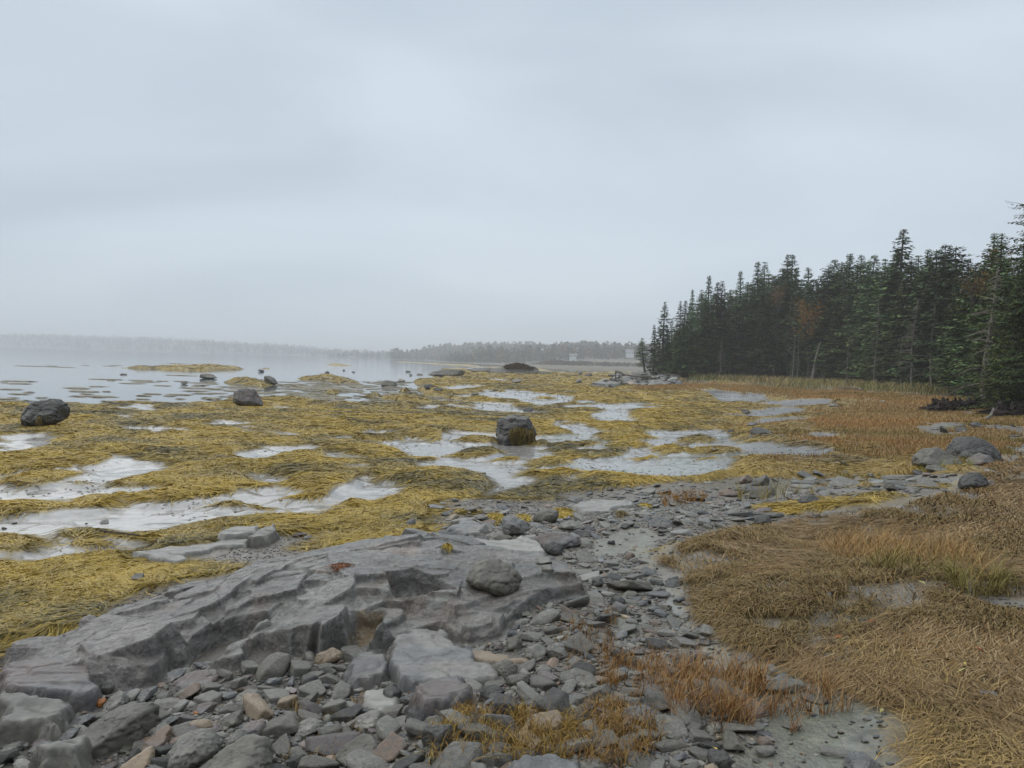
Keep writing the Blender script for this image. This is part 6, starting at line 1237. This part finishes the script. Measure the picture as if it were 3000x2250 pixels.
big(74, 2985, 1160, 800, 1.9, 'mid-height spruce behind the bright young one', .16, 1.5, (.028, .045, .016), (.06, .08, .02))
# dead trees
def snag(p, q, topp, topq, label, seed, r=.09, nb=26, bl=.9, name='dead_tree', matd=None, back=0):
    g = np.random.default_rng(seed); x_, y_, z_ = atg(p, edgeq(p)+1); dd = math.hypot(x_, y_)+back+2.9; s = dd/math.hypot(x_, y_); x_, y_ = x_*s, y_*s; z_ = hz(x_, y_)
    h = topz(p, topq, x_, y_)-z_; lx = (topp-p)/F*dd
    P = [np.array([lx*t+.08*math.sin(t*5+seed), .1*math.sin(t*4), h*t]) for t in np.linspace(0, 1, 9)]
    r *= 1.0; t_ = thing(name, label, 'dead tree', (x_, y_, z_-.05)); v, f = tube(P, [r*(1-.75*k/8) for k in range(9)], 8); link('trunk', mesh_np('dead_trunk', v, f, None, True), matd or M_dead, t_)
    vs = []; fs = []; off = 0
    for k in range(nb):
        t = g.uniform(.15, .98); i_ = int(t*8); o = P[i_]*(1-(t*8-i_))+P[min(8, i_+1)]*(t*8-i_); az = g.uniform(0, 6.28); L = bl*(1.1-t)*g.uniform(.4, 1.1); dv = np.array([math.cos(az), math.sin(az), g.uniform(-.45, .25)])*L
        v, f = tube([o, o+dv*.5+np.array([0, 0, .03]), o+dv+np.array([0, 0, -.12*L])], [.03, .02, .008], 4); vs.append(v); fs.append(f+off); off += len(v)
        for m in range(3):
            u_ = g.uniform(.3, .9); o2 = o+dv*u_; az2 = az+g.normal(0, .9); v, f = tube([o2, o2+np.array([math.cos(az2), math.sin(az2), g.uniform(-.5, .1)])*L*.4], [.009, .003], 3); vs.append(v); fs.append(f+off); off += len(v)
    link('branches', mesh_np('dead_branches', np.concatenate(vs), np.concatenate(fs), None, True), matd or M_dead, t_)
Z1 = lambda a, b_: px('Z1', [(a, b_)])[0]
def sn(a, b_, c, d, *r, **k): snag(*Z1(a, b_), *Z1(c, d), *r, **k)
sn(1060, 1110, 1102, 920, 'pale broken trunk leaning out of the wood edge', 1, r=.2, nb=20, bl=1.2, back=-4.8)
sn(1600, 1125, 1612, 690, 'bare silvery spruce hung with lichen', 2, r=.09, nb=95, bl=1.9, back=-4.8)
sn(1712, 1130, 1708, 575, 'tall bare grey spire among dark spruces', 3, r=.1, nb=50, bl=1.2, back=-4.8)
sn(1995, 1135, 2020, 520, 'grey leaning trunk with bare lower limbs near the right end', 4, r=.13, nb=60, bl=1.9, back=-4.8)
sn(965, 1110, 960, 840, 'slim pale dead stem left of the leaning trunk', 5, r=.06, nb=12, bl=.8, back=-4.8)
sn(985, 1108, 988, 870, 'second slim pale dead stem beside the first', 6, r=.05, nb=8, bl=.7, back=-4.8)
sn(565, 1098, 575, 890, 'thin grey dead sapling in the seaward half', 7, r=.05, nb=24, bl=1.0, back=-4.8)
sn(1545, 1125, 1540, 900, 'pale stem standing before the silvery spruce', 8, r=.05, nb=10, bl=.8, back=-4.8)
sn(935, 800+310, 932, 670, 'pale-topped dead spruce behind the orange tree', 9, r=.08, nb=40, bl=1.0, back=.6)
sn(1258, 1115, 1258, 850, 'grey dead pole in the middle of the wood', 10, r=.05, nb=24, bl=.9, back=-4.8)
sn(1405, 1118, 1405, 700, 'thin bare spire left of the silvery spruce', 11, r=.06, nb=40, bl=1.3, back=-4.8)
# autumn trees
def broad(p, q, topq, W, label, col, seed, back=0, n=1700, lf=.16, cat='tree', name='autumn_tree', lo=.35):
    g = np.random.default_rng(seed); x_, y_, z_ = atg(p, q); dd = math.hypot(x_, y_)+back; s = dd/math.hypot(x_, y_); x_, y_ = x_*s, y_*s; z_ = hz(x_, y_); h = topz(p, topq, x_, y_)-z_
    t_ = thing(name, label, cat, (x_, y_, z_-.05)); vs = []; fs = []; off = 0; tips = []
    v, f = tube([(0, 0, 0), (.1, 0, h*.4), (0, .1, h*.85)], [.09, .06, .02], 7); vs.append(v); fs.append(f); off = len(v)
    for k in range(26):
        az = g.uniform(0, 6.28); t = g.uniform(lo, .85); o = np.array([0, 0, h*t]); e = np.array([math.cos(az)*W*g.uniform(.4, 1), math.sin(az)*W*g.uniform(.4, 1), h*min(.98, t+g.uniform(.05, .3))]); v, f = tube([o, (o+e)/2+g.normal(0, .1, 3), e], [.03, .018, .006], 4); vs.append(v); fs.append(f+off); off += len(v); tips += [e, (o+e)/2, o*.3+e*.7]
    link('trunk', mesh_np('limbs', np.concatenate(vs), np.concatenate(fs), None, True), M_bark, t_)
    tips = np.array(tips); c = tips[g.integers(0, len(tips), n)]+g.normal(0, .28*W/1.5, (n, 3)); d1 = g.normal(0, 1, (n, 3)); d1 /= np.linalg.norm(d1, axis=1, keepdims=True); d2 = np.cross(d1, g.normal(0, 1, (n, 3))); d2 /= np.linalg.norm(d2, axis=1, keepdims=True)
    V = np.stack([c-d1*lf*.5, c+d2*lf*.3, c+d1*lf*.5, c-d2*lf*.3], 1).reshape(-1, 3); C = np.repeat(np.array(col)*g.uniform(.6, 1.4, (n, 1)), 4, axis=0)
    link('crown', mesh_np('autumn_crown', V, np.arange(4*n).reshape(-1, 4), C, False), M_spruce, t_)
def Z1p(a): return Z1(a, 0)[0]
broad(Z1p(1040), edgeq(Z1p(1040)), Z1(0, 705)[1], 1.9, 'rusty orange leaved tree within the dark spruces', (.42, .21, .045), 1, back=-1.2, n=1500, lo=.5)
broad(Z1p(865), edgeq(Z1p(865)), Z1(0, 620)[1], 1.0, 'small brownish orange tree near the skyline', (.16, .09, .03), 2, back=.5, n=420, lo=.7)
broad(Z1p(2130), edgeq(Z1p(2130)), Z1(0, 415)[1], 2.0, 'pale yellow thinning birch behind the tall spruce', (.36, .26, .12), 3, back=9, n=2200, lo=.55, lf=.13)
broad(Z1p(1905), edgeq(Z1p(1905)), Z1(0, 560)[1], 1.0, 'orange-leaved crown glimpsed left of the twin spruces', (.25, .15, .04), 4, back=1.0, n=330, lo=.75)
def shrub(frame, a, b_, topy, W, label, seed, col=(.09, .07, .06), n=260, back=0, leaf=0):
    p, q = px(frame, [(a, b_)])[0]; g = np.random.default_rng(seed); x_, y_, z_ = atg(p, q); h = topz(p, px(frame, [(0, topy)])[0][1], x_, y_)-z_
    vs = []; fs = []; off = 0
    for k in range(n):
        az = g.uniform(0, 6.28); r = W*abs(g.normal(0, .5)); e = np.array([math.cos(az)*r, math.sin(az)*r*.7, h*g.uniform(.5, 1)*(1-.4*min(1, r/W))]); o = np.array([e[0]*.25, e[1]*.25, 0]); v, f = tube([o, (o+e)/2+g.normal(0, .08, 3), e+g.normal(0, .08, 3)], [.018, .014, .006], 3); vs.append(v); fs.append(f+off); off += len(v)
    o = link('shrub', mesh_np('shrub', np.concatenate(vs), np.concatenate(fs), np.tile(np.array(col), (off, 1)), True), M_farwood, None, (x_, y_, z_)); tag(o, label, 'shrub')
shrub('Z1', 340, 1112, 1000, 3.2, 'leafless grey-brown thicket at the seaward end of the wood', 1, n=420)
shrub('Z1', 260, 1112, 1040, 2.0, 'smaller leafless thicket beside the stone point', 2, n=220)
shrub('Z1', 1180, 1118, 1060, 1.8, 'low leafless thicket left of the wide green spruce', 3, n=160)
# ------------------------------------------------------------------ driftwood, post rail, peat roots
def driftwood(frame, pts, r, label, z=.1, name='driftwood_log', m=None, seed=0, snags=3):
    g = np.random.default_rng(seed); x0_, y0_, z0_ = atg(*px(frame, [pts[0][:2]])[0]) if z is None else (0, 0, 0)
    P = []
    for (a, b_, dz) in pts:
        p, q = px(frame, [(a, b_)])[0]; x_, y_, zz_ = atg(p, q); P.append(np.array([x_, y_, hz(x_, y_)+dz]))
    c = P[0].copy(); Q = [q-c for q in P]; v, f = tube(Q, [r*(1-.5*i/len(Q)) for i in range(len(Q))], 8); vs = [v]; fs = [f]; off = len(v)
    for k in range(snags):
        i_ = int(g.integers(0, len(Q)-1)); o = (Q[i_]+Q[i_+1])/2; v, f = tube([o, o+np.array([g.normal(0, .3), g.normal(0, .2), g.uniform(.05, .35)])*r*8], [r*.4, r*.1], 4); vs.append(v); fs.append(f+off); off += len(v)
    return tag(link(name, mesh_np(name, np.concatenate(vs), np.concatenate(fs), None, True), m or M_dead, None, c), label, 'driftwood')
driftwood('Y3', [(1370, 335, .35), (1430, 335, .3), (1500, 335, .35), (1530, 335, .55)], .07, 'pale bent driftwood branch in the beach grass', seed=1)
driftwood('Y3', [(760, 350, .5), (830, 352, .5), (900, 354, .42)], .08, 'pale driftwood log lying on the stone point', seed=2, snags=1)
driftwood('Z1', [(1205, 1180, .1), (1290, 1182, .1), (1340, 1190, .1)], .06, 'white driftwood pole at the foot of the beach grass', seed=3)
driftwood('Z1', [(1370, 1200, .06), (1410, 1204, .06), (1450, 1206, .05)], .06, 'short white driftwood piece right of the long pole', seed=4)
driftwood('Z7', [(1100, 236, .03), (1125, 246, .03), (1150, 256, .02)], .008, 'straw-pale stick on the hay', seed=6, snags=0)
driftwood('Z4', [(650, 140, .03), (750, 152, .03), (900, 170, .03)], .012, 'thin brown stick across the left mud', seed=8, snags=1, m=M_bark)
driftwood('Y4', [(1180, 560, .05), (1250, 540, .12), (1285, 510, .3)], .05, 'forked white driftwood below the root mound', seed=9)
# log resting on posts by the point
p, q = px('Y3', [(325, 392)])[0]; x_, y_, z_ = atg(p, q); dd = math.hypot(x_, y_)
def Y3w(a, b_, dist=None):
    p, q = px('Y3', [(a, b_)])[0]; d = ray(p, q); k = (dist or dd)/math.hypot(d[0], d[1]); return np.array([d[0]*k, d[1]*k, CAMZ+d[2]*k])
for nm, (a, b0, b1), r, lb in (('post', (325, 392, 282), .06, 'tall dark post holding the sagging log'), ('post', (359, 352, 305), .04, 'shorter dark post behind the tall one')):
    lo_ = Y3w(a, b0); hi_ = Y3w(a, b1); lo_[2] = hz(lo_[0], lo_[1])-.1 if a == 325 else lo_[2]-.8; v, f = tube([lo_-lo_, (hi_-lo_)*.5+.03, hi_-lo_], [r, r*.9, r*.8], 8); tag(link(nm, mesh_np(nm, v, f, None, True), M_bark, None, lo_), lb, 'post')
P = [Y3w(a, b_) for a, b_ in ((328, 280), (380, 298), (430, 312), (490, 322), (560, 326), (660, 322))]; c = P[0]; v, f = tube([k-c for k in P], [.05, .06, .07, .075, .08, .075], 8)
tag(link('fallen_log', mesh_np('fallen_log', v, f, None, True), M_dead, None, c), 'sagging bleached log resting from the tall post to the stone point', 'log')
def roots(frame, x0_, x1_, yb, h, label, seed, n=60):
    g = np.random.default_rng(seed); c = np.array(atg(*px(frame, [((x0_+x1_)/2, yb)])[0])); vs = []; fs = []; off = 0
    for k in range(n):
        a = g.uniform(x0_, x1_); x_, y_, z_ = atg(*px(frame, [(a, yb-g.uniform(0, 25))])[0]); o = np.array([x_, y_, hz(x_, y_)-.03])-c; hh = h*g.uniform(.5, 1.15)*(.75+.5*math.sin(a*.03+seed)**2); r = g.uniform(.06, .16)
        v, f = tube([o, o+np.array([g.normal(0, .05), g.normal(0, .05), hh*.6]), o+np.array([g.normal(0, .1), g.normal(0, .1), hh])], [r*1.3, r, r*.35], 7); v = v+.03*np.stack([n3(v*9+i_, 5) for i_ in (0, 50, 99)], -1); vs.append(v); fs.append(f+off); off += len(v)
        if k % 2 == 0:
            az = g.uniform(0, 6.28); v, f = tube([o+[0, 0, hh*.6], o+[math.cos(az)*.35, math.sin(az)*.2, hh*.75], o+[math.cos(az)*.7, math.sin(az)*.4, hh*.55]], [.05, .04, .015], 5); vs.append(v); fs.append(f+off); off += len(v)
    tag(link('peat_roots', mesh_np('peat_roots', np.concatenate(vs), np.concatenate(fs), None, True), M_peat, None, c), label, 'tree roots')
roots('Y4', 480, 620, 440, .22, 'low left end piece of the black root line', 1, 16)
roots('Y4', 600, 850, 450, .42, 'black peaty root mass, left block', 2, 44)
roots('Y4', 860, 1010, 440, .42, 'black peaty root mass, middle block', 3, 28)
roots('Y4', 1020, 1360, 415, .36, 'thin black root row running under the spruce', 4, 44)
roots('Y4', 1290, 1590, 515, .42, 'dark root mound in front of the spruce foot', 5, 46)
# ------------------------------------------------------------------ outcrop before the bay channel
def OC(pts, key, label, seed, nm='rock_outcrop', depth=.5, frame='Y1', **k):
    return hero(nm, frame, pts, key, label, 'rock outcrop', depth=depth, seed=seed, sub=6, rough=.08, p=14, sink=.25, **k)
oo, to = OC([(925, 300), (940, 275), (1060, 256), (1200, 252), (1290, 265), (1312, 300), (1260, 314), (1000, 312)], 'grey', 'pale grey rock outcrop capped with brown heath at the bay channel', 501, depth=.5, strata=1.5)
oo2, _ = OC([(730, 284), (780, 272), (920, 266), (1000, 276), (940, 300), (800, 300)], 'blue', 'low grey shelf running left from the heath-capped outcrop', 502, depth=.4)
OC([(1290, 302), (1330, 296), (1400, 300), (1445, 312), (1350, 320)], 'grey', 'low rocky tail right of the heath-capped outcrop', 503, depth=.5)
OC([(430, 322), (470, 300), (560, 284), (680, 284), (730, 300), (700, 330), (520, 334)], 'olive', 'weed-covered ledge at the far point of the flat', 504, depth=.5)
# heath cap
g = np.random.default_rng(55); Wp = to[0]; top = Wp[Wp[:, 2] > np.quantile(Wp[:, 2], .78)]; rel = top-np.array([0, 0, CAMZ]); qx = 1500+F*(rel@RT)/(rel@fwd); capx = px('Y1', [(1060, 0), (1280, 0)]); top = top[(qx > capx[0][0]) & (qx < capx[1][0])]
c = top.mean(0); n = 3600; ux = g.uniform(-1, 1, n); w_ = (top.max(0)-top.min(0)); R1 = top[g.integers(0, len(top), n)]; hcap = .6*(1-((R1-c)@to[3]/(w_[0]*.5+.1))**2).clip(.1, 1)
b0 = R1.copy(); b0[:, 2] -= .1; e = b0+np.stack([g.normal(0, .35, n), g.normal(0, .35, n), hcap*g.uniform(.3, 1.0, n)], -1); sv = np.tile(to[3]*.10, (n, 1))
V = np.stack([b0-sv, b0+sv, e+sv*.5, e-sv*.5], 1).reshape(-1, 3); C = np.repeat(np.array([(.16, .10, .075), (.2, .14, .07), (.12, .09, .06)])[g.integers(0, 3, n)]*g.uniform(.7, 1.3, (n, 1)), 4, axis=0)
tag(link('heath', mesh_np('heath', V-c, np.arange(4*n).reshape(-1, 4), C, False), M_farwood, None, c), 'brown heath growing on top of the pale outcrop', 'heath')
# ------------------------------------------------------------------ far shore: wood, brush, houses
g = np.random.default_rng(91)
Vn = []; Cn = []
def blob(x_, y_, z_, h, w_, col, n, cone):
    t = g.random(n)**.8; az = g.uniform(0, 6.28, n); rr_ = w_*(1-t)**.8 if cone else w_*np.sqrt(np.clip(1-(2*t-1)**2, 0, 1))*.9
    rr_ = rr_*g.uniform(.5, 1, n); c = np.stack([x_+np.cos(az)*rr_, y_+np.sin(az)*rr_, z_+h*(t if cone else .15+.85*t)], -1); s = h*.13*g.uniform(.6, 1.3, n)
    d1 = g.normal(0, 1, (n, 3)); d1 /= np.linalg.norm(d1, axis=1, keepdims=True); d2 = np.cross(d1, g.normal(0, 1, (n, 3))); d2 /= np.linalg.norm(d2, axis=1, keepdims=True)
    Vn.append(np.stack([c-d1*s[:, None], c+d2*s[:, None], c+d1*s[:, None], c-d2*s[:, None]], 1).reshape(-1, 3)); Cn.append(np.repeat(np.array(col)*g.uniform(.6, 1.4, (n, 1)), 4, axis=0))
def fz(X, Y):
    f = fields(X, Y); return f['z'], f['bay'], f['fm']
n = 9000; az = g.uniform(-rad(40), rad(13), n); dd = np.where(az > -rad(9), g.uniform(600, 1250, n), g.uniform(1200, 3400, n)); X = np.sin(az)*dd; Y = np.cos(az)*dd; z_, by, fm = fz(X, Y)
k = (by < -4) & ((fm < -8) | (dd > 620)); X, Y, z_, dd, by, az = X[k], Y[k], z_[k], dd[k], by[k], az[k]
for i in range(len(X)):
    cone = g.random() < .55; h = (g.uniform(6.5, 10) if g.random() < .9 else g.uniform(10, 14))*min(1, .45+(-by[i])/60)*(1+max(0, dd[i]-1500)/3500); col = (.05, .065, .05) if cone else [(.10, .09, .08), (.12, .10, .07), (.17, .11, .06), (.08, .085, .065)][int(g.integers(4))]
    blob(X[i], Y[i], z_[i], h, h*(.22 if cone else .38), col, 34, cone)
V = np.concatenate(Vn); tag(link('far_wood', mesh_np('far_wood', V, np.arange(len(V)).reshape(-1, 4), np.concatenate(Cn), False), M_farwood), 'misty wooded shore across the bay', kind='stuff')
Vn = []; Cn = []
n = 1500; P = px('Y1', [(1270, 0), (2400, 0)]); pq = g.uniform(P[0][0], P[1][0], n); 
for i in range(n):
    az_ = math.atan2(*(lambda d: (d[0], d[1]))(ray(pq[i], 1060))); d_ = g.uniform(430, 620); x_, y_ = math.sin(az_)*d_, math.cos(az_)*d_
    edge = ss(0, 1, np.array([(pq[i]-P[0][0])/60]))[0]
    blob(x_, y_, WL+.6, g.uniform(1.6, 3.2)*(.4+.6*edge), 1.5, [(.10, .07, .055), (.12, .085, .06), (.08, .065, .055)][int(g.integers(3))], 16, False)
V = np.concatenate(Vn); tag(link('brush', mesh_np('brush', V, np.arange(len(V)).reshape(-1, 4), np.concatenate(Cn), False), M_farwood), 'brown leafless brush behind the far marsh', kind='stuff')
M_white = mat('white_paint', (.6, .61, .62), rough=.6); M_roof = mat('grey_roof', (.22, .22, .23), rough=.8); M_win = mat('window_glass', (.05, .06, .07), rough=.1)
def house(a, b_, w_, h, d_, label, D=560, roof=.45, gable=False):
    p, q = px('Y1', [(a, b_)])[0]; dr = ray(p, q); k = D/math.hypot(dr[0], dr[1]); o = np.array([dr[0]*k, dr[1]*k, CAMZ+dr[2]*k]); gz = min(o[2], 30)
    t = thing('house', label, 'house', o); t.rotation_euler = (0, 0, -math.atan2(dr[0], dr[1]))
    B = lambda x0, x1, y0, y1, z0, z1: np.array([(x, y, z) for z in (z0, z1) for x, y in ((x0, y0), (x1, y0), (x1, y1), (x0, y1))], float)
    FB = np.array([(0, 1, 5, 4), (1, 2, 6, 5), (2, 3, 7, 6), (3, 0, 4, 7), (4, 5, 6, 7), (3, 2, 1, 0)])
    link('wall', mesh_np('wall', B(-w_/2, w_/2, -d_/2, d_/2, -3, h), FB), M_white, t)
    if gable: rv = np.array([(-w_/2, -d_/2, h), (w_/2, -d_/2, h), (w_/2, d_/2, h), (-w_/2, d_/2, h), (0, -d_/2-.2, h+w_*roof), (0, d_/2+.2, h+w_*roof), (0, -d_/2, h), (0, d_/2, h)], float); rf = np.array([(0, 4, 5, 3), (1, 2, 5, 4), (0, 6, 1, 4), (2, 7, 3, 5)])
    else: rv = np.array([(-w_/2-.3, -d_/2-.3, h+.01), (w_/2+.3, -d_/2-.3, h+.01), (w_/2+.3, d_/2+.3, h+.01), (-w_/2-.3, d_/2+.3, h+.01), (-w_/2-.3, 0, h+d_*roof), (w_/2+.3, 0, h+d_*roof)], float); rf = np.array([(0, 1, 5, 4), (2, 3, 4, 5), (3, 0, 4, 4), (1, 2, 5, 5)])
    if not gable:
        me = bpy.data.meshes.new('roof'); me.from_pydata([tuple(v) for v in rv], [], [(0, 1, 5, 4), (2, 3, 4, 5), (3, 0, 4), (1, 2, 5)])
    else: me = mesh_np('roof', rv, rf)
    link('roof', me, M_white if gable else M_roof, t)
    nwn = max(1, int(w_/1.8))
    for i in range(nwn):
        for fl_ in range(2 if h > 3 else 1):
            cx_ = -w_/2+w_*(i+.5)/nwn; z0 = .5+fl_*1.6; link('window', mesh_np('window', B(cx_-.35, cx_+.35, -d_/2-.06, -d_/2+.1, z0, z0+.8), FB), M_win, t)
house(1622, 150, 3.8, 3.4, 4, 'tall white house on the misty hill', 640, .3)
house(1655, 142, 4.5, 2.2, 4, 'wing of white building right of the tall house', 655, .35)
house(1600, 186, 5, 1.4, 4, 'low white building under the tall house', 560, .35)
house(1352, 138, 2.6, 1.8, 3, 'small gabled white house left on the misty hill', 640, .6, True)
house(2060, 158, 6, 2.4, 4, 'long white house at the right end of the misty hill', 600, .3)
# ------------------------------------------------------------------ haze
hb = 4300; z0, z1 = -2.1, 42
Vb = [(-hb, -hb, z0), (hb, -hb, z0), (hb, hb, z0), (-hb, hb, z0), (-hb, -hb, z1), (hb, -hb, z1), (hb, hb, z1), (-hb, hb, z1)]
me = mesh_np('haze', Vb, [(0, 3, 2, 1), (4, 5, 6, 7), (0, 1, 5, 4), (1, 2, 6, 5), (2, 3, 7, 6), (3, 0, 4, 7)])
mh = bpy.data.materials.new('haze'); mh.use_nodes = True; n = mh.node_tree.nodes; l = mh.node_tree.links
n.remove(n['Principled BSDF']); v = n.new('ShaderNodeVolumePrincipled'); v.inputs['Color'].default_value = (.97, .985, 1, 1); v.inputs['Density'].default_value = HAZE; v.inputs['Anisotropy'].default_value = 0.0
l.new(v.outputs[0], n['Material Output'].inputs['Volume'])
tag(link('haze', me, mh), 'thin sea mist over the bay', kind='stuff')
